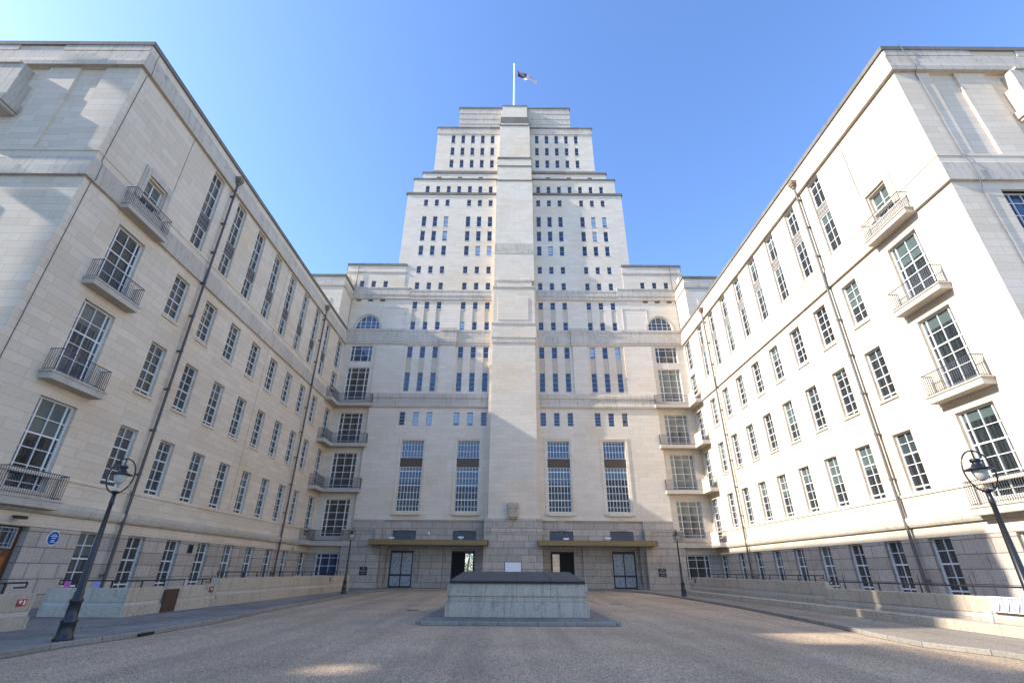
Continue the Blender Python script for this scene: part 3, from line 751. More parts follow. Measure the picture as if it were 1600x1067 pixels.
# side bays with the large windows, arched light and attic
for s in (-1, 1):
    S = Frame(lambda u, z, d=0.0, s=s: (s*u, YF-d, z), 0.0)
    bw = (16.78, 19.34)
    bh = [(0.85, 3.1), (4.62, 8.2), (9.3, 12.97), (14.0, 17.42), (18.95, 22.88), (23.68, 25.7)]
    AC, AW, AZ, AH = 17.78, 1.56, 27.98, 1.88
    slot = [(x-0.32, x+0.32, 31.8, 32.1) for x in (19.4, 17.92, 16.42)]
    m = MB()
    wall(m, S, 13.0, W, GR, 27.98, [(bw[0], bw[1], a, b) for a, b in bh[1:]], 0.28)
    wall(m, S, 13.0, W, 27.98, 32.1, [(AC-AW, AC+AW, AZ, AZ+AH)] + slot, 0.28)
    wall(m, S, 13.0, W, 32.1, 33.7)
    # spandrels of the arch
    N = 24
    arc = [(AC+AW*math.cos(math.pi*k/N), AZ+AH*math.sin(math.pi*k/N)) for k in range(N+1)]
    for k in range(N):
        (xa, za), (xb, zb) = arc[k], arc[k+1]
        m.quad(S(xa, za), S(xb, zb), S(xb, AZ+AH), S(xa, AZ+AH))
        m.quad(S(xa, za), S(xb, zb), S(xb, zb, -0.28), S(xa, za, -0.28))
    ah = [(x-0.28, x+0.28, 33.87, 34.78) for x in (19.33, 17.84, 16.33)]
    A2 = Frame(lambda u, z, d=0.0, s=s: (s*u, YF-0.06-d, z), 0.0)
    wall(m, A2, 13.9, 21.5, 33.7, 37.2, ah, 0.26)
    m.quad((s*13.9, YF-0.06, 33.5), (s*13.9, YF+0.3, 33.5), (s*13.9, YF+0.3, 37.2), (s*13.9, YF-0.06, 37.2))
    m.box(s*21.5, s*21.45, YF-0.06, 62, 33.7, 37.2)
    m.box(s*21.5, s*24.5, 53.5, 62, 30, 36.9)
    m.build('side_bay_wall', ASHT, T)
    g = MB(); wall(g, S, 15.9, W, 0, GR, [(bw[0], bw[1], 0.85, 3.1)], 0.28); g.build('granite_base', GRAN, T)
    sg = MB(); x0, x1 = 13.35, 16.36
    for (a, b, c_, d_) in ((x0, x1, 30.86, 30.94), (x0, x0+0.06, 27.95, 30.86), (x1-0.06, x1, 27.95, 30.86)): slab(sg, S, a, b, c_, d_, 0, 0.05)
    sg.build('raised_panel', ASHT, T)
    r_ = random.Random(9+s)
    for a, b in bh:
        x0, x1 = (bw[0], bw[1]) if s > 0 else (-bw[1], -bw[0])
        big = b-a > 3
        window(FR, x0, x1, a, b, [0.17, 0.5, 0.83], ([0.09, 0.27, 0.45, 0.64, 0.86] if big else [0.4, 0.8]) if a > 1 else [0.12, 0.5, 0.82], T,
               (G_DARK if s < 0 else G_PALE) if a < 20 and a > 1 else (G_BLUE if s < 0 else G_DARK), rec=0.2, bar=0.05, edge=0.07, tcols=(0, 2))
    # arched window
    f = MB(); g = MB(); f2 = []
    for k in range(N):
        (xa, za), (xb, zb) = arc[k], arc[k+1]
        ia = (AC+(AW-0.09)*math.cos(math.pi*k/N), AZ+(AH-0.09)*math.sin(math.pi*k/N)); ib = (AC+(AW-0.09)*math.cos(math.pi*(k+1)/N), AZ+(AH-0.09)*math.sin(math.pi*(k+1)/N))
        f.quad(S(xa, za, -0.18), S(xb, zb, -0.18), S(*ib, -0.18), S(*ia, -0.18))
        f.quad(S(*ia, -0.18), S(*ib, -0.18), S(*ib, -0.24), S(*ia, -0.24))
    slab(f, S, AC-AW, AC+AW, AZ, AZ+0.08, -0.24, -0.175)
    for q in (-0.6, -0.22, 0.22, 0.6):
        h = AH*math.sqrt(1-q*q); slab(f, S, AC+q*AW-0.03, AC+q*AW+0.03, AZ+0.05, AZ+h-0.04, -0.24, -0.19)
    for zz in (0.5, 0.98): 
        w_ = AW*math.sqrt(1-(zz/AH)**2); slab(f, S, AC-w_+0.03, AC+w_-0.03, AZ+zz-0.022, AZ+zz+0.022, -0.235, -0.188)
    fo = f.build('arched_window', WHITE, T)
    g.add([S(x, z, -0.23) for x, z in arc], [tuple(range(N+1))])
    go = bpy.data.objects.new('pane', g.mesh('pane', [G_BLUE if s < 0 else G_DARK])); col.objects.link(go); go.parent = fo
    h = MB()
    for k in range(N):
        (xa, za), (xb, zb) = arc[k], arc[k+1]
        oa = (AC+(AW+0.16)*math.cos(math.pi*k/N), AZ+(AH+0.16)*math.sin(math.pi*k/N)); ob = (AC+(AW+0.16)*math.cos(math.pi*(k+1)/N), AZ+(AH+0.16)*math.sin(math.pi*(k+1)/N))
        h.add([S(xa, za, 0), S(xb, zb, 0), S(*ob, 0), S(*oa, 0), S(xa, za, 0.04), S(xb, zb, 0.04), S(*ob, 0.04), S(*oa, 0.04)], [(4, 5, 6, 7), (0, 1, 5, 4), (3, 7, 6, 2)])
    h.build('arch_moulding', COR, T)
    for x in (19.33, 17.84, 16.33):
        window(FR, s*x-0.28, s*x+0.28, 33.87, 34.78, [], [0.5], T, G_BLUE, frame=GREYF, rec=0.12, bar=0.04, edge=0.04)
    a, b = (-W, -13.0) if s < 0 else (13.0, W)
    band([(-0.05, 25.88), (0.12, 25.88), (0.14, 26.1), (0.18, 26.2), (0.18, 26.7), (0.08, 26.75), (0.08, 27.6), (0.14, 27.65), (0.14, 27.93), (-0.05, 27.95)], a, b, 51.2)
    band([(-0.05, 32.12), (0.16, 32.12), (0.16, 32.6), (0.22, 32.65), (0.22, 33.0), (0.14, 33.05), (0.14, 33.6), (0.2, 33.62), (0.2, 33.78), (-0.05, 33.8)], a, b, 51.2, 'cornice')
    a, b = (-21.55, -13.86) if s < 0 else (13.86, 21.55)
    band([(-0.05, 35.95), (0.06, 35.95), (0.08, 36.2), (-0.05, 36.22)], a, b, 51.14)
    band([(-0.3, 37.1), (0.1, 37.1), (0.1, 37.42), (-0.3, 37.42)], a, b, 51.14, 'coping', CAPM)
    # rainwater pipe down the attic and pairs of shallow strips
    p = MB(); p.tube([(s*20.0, 51.0, 37.0), (s*20.0, 51.0, 33.8)], 0.05, 6); p.build('drainpipe', PIPE, T)
    # higher block standing over the wing beside the tower
    q = MB(); y0 = 47.95
    q.box(s*20.24, s*30, y0, 51.1, 27.7, 33.3); q.build('upper_block', ASHT, T)
    pth = [(s*20.24, 51.1), (s*20.24, y0), (s*30, y0)]
    if s > 0: pth = pth[::-1]
    for prof, nm, mt in (([(0.1, 31.95), (-0.1, 31.95), (-0.12, 32.3), (-0.06, 32.35), (-0.06, 32.7), (0.1, 32.7)], 'cornice', COR),
                         ([(0.3, 33.3), (-0.12, 33.3), (-0.12, 33.6), (0.3, 33.6)], 'coping', CAPM)):
        q = MB(); q.sweep(pth, prof); q.build(nm, mt, T)
    q = MB(); x0, x1 = sorted((s*21.5, s*24.5)); q.box(x0, x1, y0-0.05, y0+0.1, 27.9, 30.4); q.build('raised_panel', ASHT, T)
    q = MB(); x0, x1 = sorted((s*20.6, s*23.0)); q.box(x0, x1, 50.0, 51.0, 33.3, 34.9); q.build('chimney_block', ASHT, T)

# the central pylon
P_ = MB()
st = [(0.0, 6.24, 2.84, 49.7), (6.24, 26.2, 2.48, 49.8), (26.2, 28.1, 2.62, 49.72), (28.1, 33.2, 2.5, 49.8), (33.2, 34.3, 2.18, 49.95),
      (34.3, 40.0, 2.52, 50.15), (40.0, 51.2, 2.5, 50.3), (51.2, 55.7, 2.42, 50.5), (55.7, 62.6, 2.25, 50.75), (62.6, 64.6, 2.12, 50.9), (64.6, 67.3, 1.9, 50.95)]
for z0, z1, hw, y in st: P_.box(-hw, hw, y, 52.0, z0, z1)
P_.box(-2.78, 2.78, 50.2, 52.0, 6.24, 26.2); P_.box(-2.74, 2.74, 50.3, 52, 26.2, 33.0)
po = P_.build('pylon', [ASHT], T)
P_ = MB(); P_.box(-2.86, 2.86, 49.66, 50.8, 0, 0.55); P_.box(-2.86, 2.86, 49.66, 50.8, 3.66, 4.3); P_.box(-2.845, 2.845, 49.68, 50.79, 0.55, 3.66); P_.box(-2.84, 2.84, 49.69, 50.79, 4.3, 6.245)
P_.box(-2.88, 2.88, 49.62, 50.8, 5.05, 5.2)
P_.build('pylon_base', GRAN, T)
for z, hw, y, h in ((25.5, 2.52, 49.8, 0.25), (27.9, 2.66, 49.72, 0.22), (33.0, 2.58, 49.8, 0.25), (34.05, 2.24, 49.95, 0.22), (51.0, 2.56, 50.3, 0.18), (53.9, 2.48, 50.5, 0.2),
                    (55.4, 2.48, 50.5, 0.35), (62.5, 2.3, 50.75, 0.25), (63.4, 2.16, 50.9, 1.2), (67.1, 1.95, 50.95, 0.24)):
    P_ = MB(); P_.box(-hw, hw, y-0.07, 51.9, z, z+h)
    P_.build('coping', CAPM if z in (67.1, 62.5, 63.4, 55.4, 53.9, 51.0) else COR, T)
P_ = MB(); P_.box(-2.54, 2.54, 50.12, 51, 38.4, 40.02); P_.build('stained_course', COR, T)
P_ = MB(); P_.box(-1.95, 1.75, 49.74, 49.9, 28.5, 31.6); bevel(P_.build('raised_panel', ASHT, T), 0.02)
P_ = MB(); P_.box(-0.5, 0.5, 49.25, 49.85, 6.35, 7.75); P_.box(-0.56, 0.56, 49.2, 49.85, 7.15, 7.62); P_.box(-0.42, 0.42, 49.3, 49.85, 6.2, 6.35)
bevel(P_.build('carved_block', LOWW, T), 0.08, 3)
P_ = MB(); P_.box(-0.79, 0.82, 49.63, 49.7, 1.1, 2.42, 1); P_.box(-0.74, 0.77, 49.61, 49.63, 1.15, 2.37, 0); P_.build('notice_panel', [SIGNW, PIPE], T)

# entrance storey on both sides of the pylon
for s in (-1, 1):
    g = MB(); FX = Frame(lambda u, z, d=0.0, s=s: (s*u, 50.86-d, z), 0.0); BK = Frame(lambda u, z, d=0.0, s=s: (s*u, 52.2-d, z), 0.0); OB = Frame(lambda u, z, d=0.0, s=s: (s*u, 50.35-d, z), 0.0)
    wall(g, FX, 2.84, 13.0, 4.28, 6.2, [(3.64, 6.0, 4.32, 5.22), (9.66, 12.0, 4.32, 5.22)], 0.2)
    wall(g, BK, 2.84, 13.4, 0, 4.3, [(3.8, 6.15, 0.06, 3.42), (9.95, 12.28, 0.06, 3.45)], 0.22)
    g.box(s*12.95, s*16.72, 50.35, 52.4, 0, 5.15); g.box(s*12.97, s*16.04, 50.7, 51.1, 5.15, 6.2)
    g.box(s*12.9, s*16.78, 50.28, 52.4, 5.15, 5.3); g.box(s*12.93, s*16.75, 50.31, 52.4, 0, 0.5); g.box(s*12.94, s*16.76, 50.3, 52.4, 3.72, 4.25)
    for a, b in ((7.0, 9.25),): g.box(s*a, s*b, 51.95, 52.25, 0, 4.25)
    g.box(s*2.84, s*3.5, 51.6, 52.25, 0, 4.25)
    g.box(s*12.6, s*12.95, 51.3, 52.25, 0, 4.25)
    for a, b in ((6.4, 9.7), (12.4, 12.95), (2.84, 3.6)): g.box(s*a, s*b, 51.9, 52.26, 0, 0.55)
    g.box(s*12.9, s*13.55, 50.0, 50.4, 4.3, 5.32)
    g.quad((s*2.84, 50.86, 4.28), (s*13, 50.86, 4.28), (s*13, 52.2, 4.28), (s*2.84, 52.2, 4.28))
    for kx in (4.85, 10.85):
        g.add([(s*(kx-0.32), 50.78, 6.3), (s*(kx+0.32), 50.78, 6.3), (s*(kx+0.44), 50.78, 5.26), (s*(kx-0.44), 50.78, 5.26)] + [(s*(kx-0.32), 50.9, 6.3), (s*(kx+0.32), 50.9, 6.3), (s*(kx+0.44), 50.9, 5.26), (s*(kx-0.44), 50.9, 5.26)],
              [(0, 1, 2, 3), (0, 4, 5, 1), (1, 5, 6, 2), (3, 2, 6, 7), (0, 3, 7, 4)])
    g.build('entrance_wall', GRAN, T)
    for a, b in ((3.64, 6.0), (9.66, 12.0)):
        gr = MB(); slab(gr, FX, a, b, 4.32, 5.22, -0.19, -0.1); gr.build('window_grille', GRIL, T)
    b = MB(); b.sweep([(s*3.0, 50.86), (s*16.04, 50.86)] if s > 0 else [(-16.04, 50.86), (-3.0, 50.86)], [(-0.1, 6.18), (0.16, 6.18), (0.16, 6.26), (-0.1, 6.28)]); b.build('string_course', ASHT, T)
    # doors: closed outer pair, open inner one
    d = MB(); x0, x1 = 9.98, 12.25
    xs = sorted((s*x0, s*x1)); yy = 52.32
    d.box(xs[0], xs[1], yy, yy+0.08, 0.06, 3.45)
    do = d.build('door', BLACK, T)
    d = MB(); mid = (xs[0]+xs[1])/2
    for a, b in ((xs[0]+0.12, mid-0.06), (mid+0.06, xs[1]-0.12)):
        for p, q in ((0.25, 1.12), (1.3, 3.2)):
            d.box(a, b, yy-0.02, yy, p, q)
    gp = bpy.data.objects.new('etched_glass', d.mesh('etched_glass', [DOORG])); col.objects.link(gp); gp.parent = do
    d = MB()
    for a, b in ((xs[0]+0.12, mid-0.06), (mid+0.06, xs[1]-0.12)):
        for p, q in ((0.25, 1.12), (1.3, 3.2)):
            for k in (0.0, 0.09):
                for (aa, bb, pp, qq) in ((a+k, a+k+0.025, p+k, q-k), (b-k-0.025, b-k, p+k, q-k), (a+k+0.026, b-k-0.026, p+k, p+k+0.025), (a+k+0.026, b-k-0.026, q-k-0.025, q-k)):
                    d.box(aa, bb, yy-0.04, yy-0.022, pp, qq)
            c_ = (a+b)/2; zc = (p+q)/2; hh = (q-p)*0.3
            d.tube([(c_+0.3*math.sin(k*math.pi/8)*(1-0.25*math.cos(k*math.pi/8)), yy-0.03, zc+hh*math.cos(k*math.pi/8)) for k in range(17)], 0.012, 4)
    gp = bpy.data.objects.new('door_ironwork', d.mesh('door_ironwork', [GREYF])); col.objects.link(gp); gp.parent = do
    # inner passage
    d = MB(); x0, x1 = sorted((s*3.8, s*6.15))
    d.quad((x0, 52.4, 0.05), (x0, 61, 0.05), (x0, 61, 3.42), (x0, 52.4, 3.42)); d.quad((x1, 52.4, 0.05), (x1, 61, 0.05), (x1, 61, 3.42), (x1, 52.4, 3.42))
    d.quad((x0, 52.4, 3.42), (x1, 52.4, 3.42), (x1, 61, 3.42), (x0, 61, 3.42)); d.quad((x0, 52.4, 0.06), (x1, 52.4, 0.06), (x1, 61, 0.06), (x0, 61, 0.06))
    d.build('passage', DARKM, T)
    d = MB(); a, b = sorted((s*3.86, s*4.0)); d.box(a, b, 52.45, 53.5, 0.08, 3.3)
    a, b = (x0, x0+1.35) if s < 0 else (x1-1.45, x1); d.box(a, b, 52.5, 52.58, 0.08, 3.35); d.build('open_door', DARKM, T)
    d = MB()
    for x in (x0+0.04, x1-0.04): d.box(x-0.04, x+0.04, 52.3, 52.4, 0.06, 3.42)
    d.box(x0, x1, 52.3, 52.4, 3.3, 3.42); d.build('door_frame', BLACK, T)
    # gilded canopy
    cp = MB(); a, b = sorted((s*2.36, s*13.66)); y0 = 48.6
    cp.box(a, b, y0, y0+0.12, 3.84, 4.22); cp.box(a, a+0.12, y0+0.12, 50.4, 3.84, 4.22); cp.box(b-0.12, b, y0+0.12, 50.4, 3.84, 4.22)
    co = cp.build('canopy', GOLD, T)
    cp = MB(); nk = 30; pw = (b-a-0.1)/nk
    for k in range(nk):
        x = a+0.05+pw*k; w_ = pw*0.78; f_ = 0.03
        for q in ((x, x+w_, 3.88, 3.88+f_), (x, x+w_, 4.15, 4.15+f_), (x, x+f_, 3.911, 4.149), (x+w_-f_, x+w_, 3.911, 4.149), (x+w_*0.4, x+w_*0.6, 3.97, 4.09)):
            cp.box(q[0], q[1], y0-0.018, y0-0.001, q[2], q[3])
    q = bpy.data.objects.new('canopy_relief', cp.mesh('canopy_relief', [plain('worn_gilding', (0.62, 0.42, 0.14), 0.45, 0.3, var=0.3)])); col.objects.link(q); q.parent = co
    cp = MB(); cp.box(a+0.02, b-0.02, y0+0.02, 50.38, 3.78, 3.838); cp.box(a+0.2, b-0.2, y0+0.2, 50.38, 3.76, 3.78)
    cp.box(a-0.02, b+0.02, y0-0.02, 50.4, 4.222, 4.26); cp.box(a-0.01, b+0.01, y0-0.012, y0+0.0, 3.80, 3.838)
    q = bpy.data.objects.new('canopy_soffit', cp.mesh('canopy_soffit', [plain('bronze_soffit', (0.20, 0.15, 0.09), 0.5, 0.3)])); col.objects.link(q); q.parent = co
    # entrance step
    st_ = MB(); a, b = sorted((s*2.84, s*12.95)); st_.box(a, b, 50.4, 52.3, 0.0, 0.12); st_.build('step', KERB, T)

# floodlights lying on the canopies, signs by the doors
for i, (x, z, w, lab) in enumerate(((-11.9, 4.42, 0.5, 'small white floodlight on the left canopy before the outer grille'), (-5.1, 4.5, 0.55, 'small white floodlight on the left canopy before the inner grille'),
                            (5.2, 4.42, 0.55, 'small white floodlight on the right canopy before the inner grille'), (9.3, 4.5, 0.6, 'small white floodlight on the right canopy at the edge of the outer grille'),
                            (-8.35, 4.92, 0.24, 'small round white lamp on the stone between the grilles over the left canopy'))):
    t = thing('floodlight', (x, 50.2, z), lab, 'light', 'lights above the entrance canopies')
    if i < 4:
        MB().box(x-w/2, x+w/2, 50.1, 50.3, z, z+0.14).build('lamp_head', SIGNW, t); MB().box(x-0.03, x+0.03, 50.15, 50.25, 4.26, z).build('bracket', SIGNW, t)
    else:
        MB().lathe([(0.02, -0.1), (0.12, -0.1), (0.12, 0.08), (0.05, 0.12)], (x, 50.66, z), 10).build('lamp_head', SIGNW, t); MB().box(x-0.03, x+0.03, 50.7, 50.86, z-0.05, z+0.03).build('bracket', SIGNW, t)
for s in (-1, 1):
    cx = s*14.28; t = thing('entrance_sign', (cx, 50.33, 1.2), ('black square sign on grey stone left of the left canopy' if s < 0 else 'dark green square sign on grey stone right of the right canopy'), 'sign')
    MB().box(cx-0.36, cx+0.36, 50.29, 50.35, 1.2, 1.92).build('board', BLACK if s < 0 else plain('dark_green_board', (0.03, 0.045, 0.035), 0.4), t)
    b = MB(); b.box(cx-0.05, cx+0.05, 50.283, 50.29, 1.74, 1.86)
    for z, w in ((1.62, 0.26), (1.52, 0.29), (1.34, 0.16)):
        k = -w
        while k < w: b.box(cx+k, cx+k+0.045, 50.284, 50.29, z-0.025, z+0.025); k += 0.068
    b.build('lettering', GREYF if s < 0 else SLAB, t)

# flagpole and flag
FP = thing('flagpole', (-0.1, 51.6, 67.2), 'tall white flagpole on top of the tower', 'flagpole')
MB().tube([(-0.1, 51.6, 66.0), (-0.1, 51.6, 72), (-0.1, 51.6, sc(77.6, 51.6))], 0.19, 12, 0, 0.10).build('pole', SIGNW, FP)
MB().lathe([(0.02, 0), (0.16, 0.1), (0.16, 0.2), (0.02, 0.3)], (-0.1, 51.6, sc(77.6, 51.6)), 10).build('finial', SIGNW, FP)
m_, n_, l_, p_ = nmat('flag_cloth')
uv = n_.new('ShaderNodeUVMap'); s2 = n_.new('ShaderNodeSeparateXYZ'); l_.new(uv.outputs[0], s2.inputs[0])
U, V = s2.outputs[0], s2.outputs[1]
inc = math_node(n_, l_, 'MULTIPLY', math_node(n_, l_, 'LESS_THAN', U, 0.55), math_node(n_, l_, 'GREATER_THAN', V, 0.25))
cross = math_node(n_, l_, 'MAXIMUM', math_node(n_, l_, 'LESS_THAN', math_node(n_, l_, 'ABSOLUTE', math_node(n_, l_, 'SUBTRACT', U, 0.22)), 0.05),
                  math_node(n_, l_, 'LESS_THAN', math_node(n_, l_, 'ABSOLUTE', math_node(n_, l_, 'SUBTRACT', V, 0.7)), 0.07))
cant = mixc(n_, l_, cross, (0.02, 0.025, 0.08), (0.12, 0.02, 0.03))
emb = math_node(n_, l_, 'MULTIPLY', math_node(n_, l_, 'LESS_THAN', math_node(n_, l_, 'ABSOLUTE', math_node(n_, l_, 'SUBTRACT', U, 0.76)), 0.09),
                math_node(n_, l_, 'LESS_THAN', math_node(n_, l_, 'ABSOLUTE', math_node(n_, l_, 'SUBTRACT', V, 0.55)), 0.2))
body = mixc(n_, l_, emb, (0.55, 0.55, 0.58), (0.45, 0.2, 0.1))
l_.new(mixc(n_, l_, inc, body, cant), p_.inputs['Base Color']); p_.inputs['Roughness'].default_value = 0.8
fl = MB(); nu, nv = 24, 10
zt = sc(75.9, 51.6)
for j in range(nv+1):
    for i in range(nu+1):
        u, v = i/nu, j/nv
        x = 0.35 + 3.1*u - 0.25*v*0; z = zt - 1.55*u**0.9 - (1.0-v)*(1.45-0.5*u) + 0.12*math.sin(u*9+v*2)
        y = 51.6 + 0.5*math.sin(u*8.0+v*1.6)*u + 0.2*math.sin(v*5+u*3)
        fl.v.append((x + 0.15*math.sin(u*7+v*3), y, z))
for j in range(nv):
    for i in range(nu):
        a = j*(nu+1)+i; fl.f.append([a, a+1, a+nu+2, a+nu+1]); fl.m.append(0); fl.sm.append(True)
FL = fl.build('flag', m_)
ul = FL.data.uv_layers.new(name='UVMap')
for lp in FL.data.loops:
    vi = lp.vertex_index; ul.data[lp.index].uv = ((vi % (nu+1))/nu, (vi//(nu+1))/nv)
tag(FL, 'white flag with a navy and red corner blowing right from the tower pole', 'flag')

# ================================================================= THE FORECOURT
def structure(o): return tag(o, kind='structure')
structure(MB().quad((-900, -900, -0.05), (900, -900, -0.05), (900, 900, -0.05), (-900, 900, -0.05)).build('ground', plain('pale_gravel_ground', (0.42, 0.37, 0.30), 0.9, var=0.2, scale=2)))
KL = [(-10.15, -30), (-10.2, 11.5), (-10.25, 12.7), (-9.95, 14.2), (-9.92, 18.3), (-10.35, 22), (-11.1, 34), (-11.6, 43.5), (-10.9, 46.6), (-8.8, 48.8), (-6.2, 49.6)]
KR = [(10.35, -30), (10.35, 12), (9.75, 13.5), (9.9, 15.6), (10.3, 17.5), (10.6, 20.5), (11.2, 27), (11.45, 37), (11.3, 43.8), (10.4, 46.8), (8.6, 48.8), (6.2, 49.6)]
rd = MB(); pts = KL + KR[::-1]
structure(rd.add([(x, y, 0.0) for x, y in pts], [tuple(range(len(pts)))]).build('forecourt_road', ROAD))
pl = MB(); q = [(-20.3, -30)] + [(x-0.16, y) for x, y in KL] + [(-6.2, 50.3), (-6.2, 50.9), (-20.3, 51.2)]
structure(pl.prism(q, -0.04, 0.105).build('pavement', PAVE))
pr_ = MB(); q = [(x+0.16, y) for x, y in KR] + [(6.2, 50.9), (20.3, 51.2), (20.3, -30)]
structure(pr_.prism(q[::1], -0.04, 0.10).build('pavement', PAVR))
pf = MB(); structure(pf.box(-6.2, 6.2, 49.75, 50.95, -0.04, 0.103).build('pavement', PAVE))
for path, sg in ((KL, -1), (KR, 1)):
    k = MB()
    p2 = path if sg > 0 else path
    k.sweep(p2, [(0, -0.04), (sg*0.17 if sg > 0 else -0.17, -0.04), (sg*0.17 if sg > 0 else -0.17, 0.115), (sg*0.015 if sg > 0 else -0.015, 0.12), (0, 0.10)])
    structure(k.build('kerb', KERB))
structure(MB().box(-6.2, 6.2, 49.58, 49.76, -0.04, 0.118).build('kerb', KERB))
# drain slot in the left kerb
tag(MB().box(-9.94, -9.9, 14.5, 15.1, 0.02, 0.08).build('drain_slot', DARKM), 'dark drain slot in the left kerb beyond the near lamp', 'drain')

rl_ = random.Random(8)
for (x, y, lab) in ((-4.6, 24.5, 'square iron drain cover in the road left of the monument'), (5.6, 30.0, 'square iron drain cover in the road right of the monument')):
    t = thing('drain_cover', (x, y, 0), lab, 'drain cover')
    MB().box(x-0.3, x+0.3, y-0.3, y+0.3, -0.02, 0.006).build('frame', PIPE, t)
    b = MB()
    for k in range(5): b.box(x-0.24, x+0.24, y-0.24+k*0.1, y-0.18+k*0.1, 0.006, 0.012)
    b.build('grating', PIPER, t)
lv = MB()
for k in range(70):
    sd = rl_.random() < 0.7
    x = rl_.uniform(-13.3, -10.6) if sd else rl_.uniform(11.5, 13.0); y = rl_.uniform(13, 34); a = rl_.uniform(0, 6.28); q = rl_.uniform(0.025, 0.05)
    c_, s_2 = math.cos(a)*q, math.sin(a)*q
    lv.add([(x-c_, y-s_2, 0.111), (x+s_2*0.6, y-c_*0.6, 0.118), (x+c_, y+s_2, 0.112), (x-s_2*0.6, y+c_*0.6, 0.125)], [(0, 1, 2, 3)])
tag(lv.build('fallen_leaves', plain('dry_leaf', (0.22, 0.11, 0.05), 0.8)), 'small dry leaves scattered on the pavements along the walls', 'leaves', kind='stuff')

def cwall(name, pts, htop, label, closed=False):
    """forecourt wall along pts (court side first), with plinth, recessed course and coping"""
    t = thing(name, (pts[0][0], pts[0][1], 0), label, 'wall')
    def sw(o0, o1, z0, z1, nm, mat=LOWW):
        b = MB(); b.sweep(pts, [(o0, z0), (o1, z0), (o1, z1), (o0, z1)]); bevel(b.build(nm, mat, t), 0.012)
    sw(-0.36, 0.05, 0, htop*0.42, 'plinth'); sw(-0.34, -0.02, htop*0.42, htop*0.56, 'recessed_course', SLAB); sw(-0.36, 0.0, htop*0.56, htop, 'upper_course')
    return t
# court side of the left wall is +x: travel towards -y keeps 'right' = -x, so travel +y has right = +x
WXL = -13.6
cwall('forecourt_wall', [(-16.5, 18.85), (-13.62, 18.85), (-13.62, 24.5)], 0.99, 'low stone wall on the left with a rusty brown panel in its lower part')
cwall('forecourt_wall', [(-13.62, 24.52), (-13.62, 44.2)], 1.24, 'higher far stretch of the stone wall on the left with a step in its string course')
cwall('forecourt_wall', [(-13.5, 4.0), (-13.5, 15.1)], 0.98, 'short end of stone wall on the left with a red sign beside the gap')
cwall('forecourt_wall', [(16.0, 43.3), (14.15, 42.0), (14.15, 24.3)], 1.24, 'higher far stretch of the stone wall on the right running to the entrance front')
cwall('forecourt_wall', [(14.0, 24.28), (14.0, 4.0)], 1.0, 'lower near stretch of the stone wall on the right behind the ledge')
tag(bevel(MB().box(13.12, 13.64, 3.0, 41.0, 0.05, 0.36).build('stone_ledge', LOWW), 0.02), 'long low stone ledge in front of the right forecourt wall', 'ledge')
b = MB(); b.box(-13.57, -13.54, 20.75, 21.6, 0.12, 0.9)
tag(b.build('access_panel', RUST), 'rusty brown access panel set in the left forecourt wall', 'panel')

def railing(name, pts, z0, z1, step, label, spikes=False):
    t = thing(name, (pts[0][0], pts[0][1], z0), label, 'railing')
    r = MB(); r.tube([(x, y, z1) for x, y in pts], 0.028, 6)
    a, b = Vector(pts[0]), Vector(pts[1]); e0 = (a-b).normalized()
    for end, nxt in ((pts[0], pts[1]), (pts[-1], pts[-2])):
        e = (Vector(nxt)-Vector(end)).normalized()
        r.tube([(end[0], end[1], z1), (end[0], end[1], z1-0.12), (end[0]+e.x*0.35, end[1]+e.y*0.35, z1-0.12)], 0.024, 6)
    r.build('handrail', BLACK, t)
    for (xa, ya), (xb, yb) in zip(pts[:-1], pts[1:]):
        L = math.hypot(xb-xa, yb-ya); n = max(1, round(L/step))
        for k in range(n):
            x, y = xa+(xb-xa)*(k+0.5)/n, ya+(yb-ya)*(k+0.5)/n
            p = MB()
            if spikes and k % 3 != 1: p.tube([(x, y, z0), (x, y, z1+0.05), (x, y, z1+0.3)], 0.028, 6, 0, 0.008)
            else: p.box(x-0.012, x+0.012, y-0.035, y+0.035, z0, z1)
            p.build('post', BLACK, t)
    return t
railing('handrail', [(-13.8, 5.0), (-13.8, 15.0)], 0.98, 1.24, 1.3, 'black handrail on the short end of wall beside the gap on the left')
railing('handrail', [(-16.3, 19.03), (-13.8, 19.03), (-13.8, 24.1)], 0.99, 1.22, 1.25, 'black handrail on the low left wall with a pink tag at its end')
railing('handrail', [(-13.8, 24.5), (-13.8, 43.0)], 1.24, 1.5, 1.5, 'long black handrail on the far stretch of the left wall')
railing('handrail', [(14.35, 42.2), (14.35, 24.6)], 1.24, 1.5, 1.5, 'long black handrail on the far stretch of the right wall')
railing('handrail', [(14.2, 24.0), (14.2, 5.0)], 1.0, 1.27, 2.1, 'black handrail with pointed posts on the near stretch of the right wall', True)

# small signs on the walls
def wsign(x, y, z, w, h, mat, label, nrm, bits=()):
    t = thing('wall_sign', (x, y, z), label, 'sign')
    a, b = sorted((x, x+nrm*0.02)); MB().box(a, b, y-w/2, y+w/2, z-h/2, z+h/2).build('board', mat, t)
    m = MB()
    for (dy, dz, ww, hh) in bits:
        a, b = sorted((x+nrm*0.02, x+nrm*0.024)); m.box(a, b, y+dy-ww/2, y+dy+ww/2, z+dz-hh/2, z+dz+hh/2)
    m.build('lettering', SIGNW, t)
man = [(0.07, 0.0, 0.04, 0.11), (-0.05, 0.04, 0.10, 0.025), (-0.05, 0.0, 0.08, 0.025)]
wsign(-13.5, 14.72, 0.76, 0.27, 0.17, RED, 'small red sign with white symbols on the end of wall at the left edge', 1, man)
wsign(-13.62, 24.0, 0.80, 0.34, 0.22, plain('maroon_sign_paint', (0.16, 0.05, 0.05), 0.5), 'small maroon sign with white symbols near the step in the left wall', 1, man)
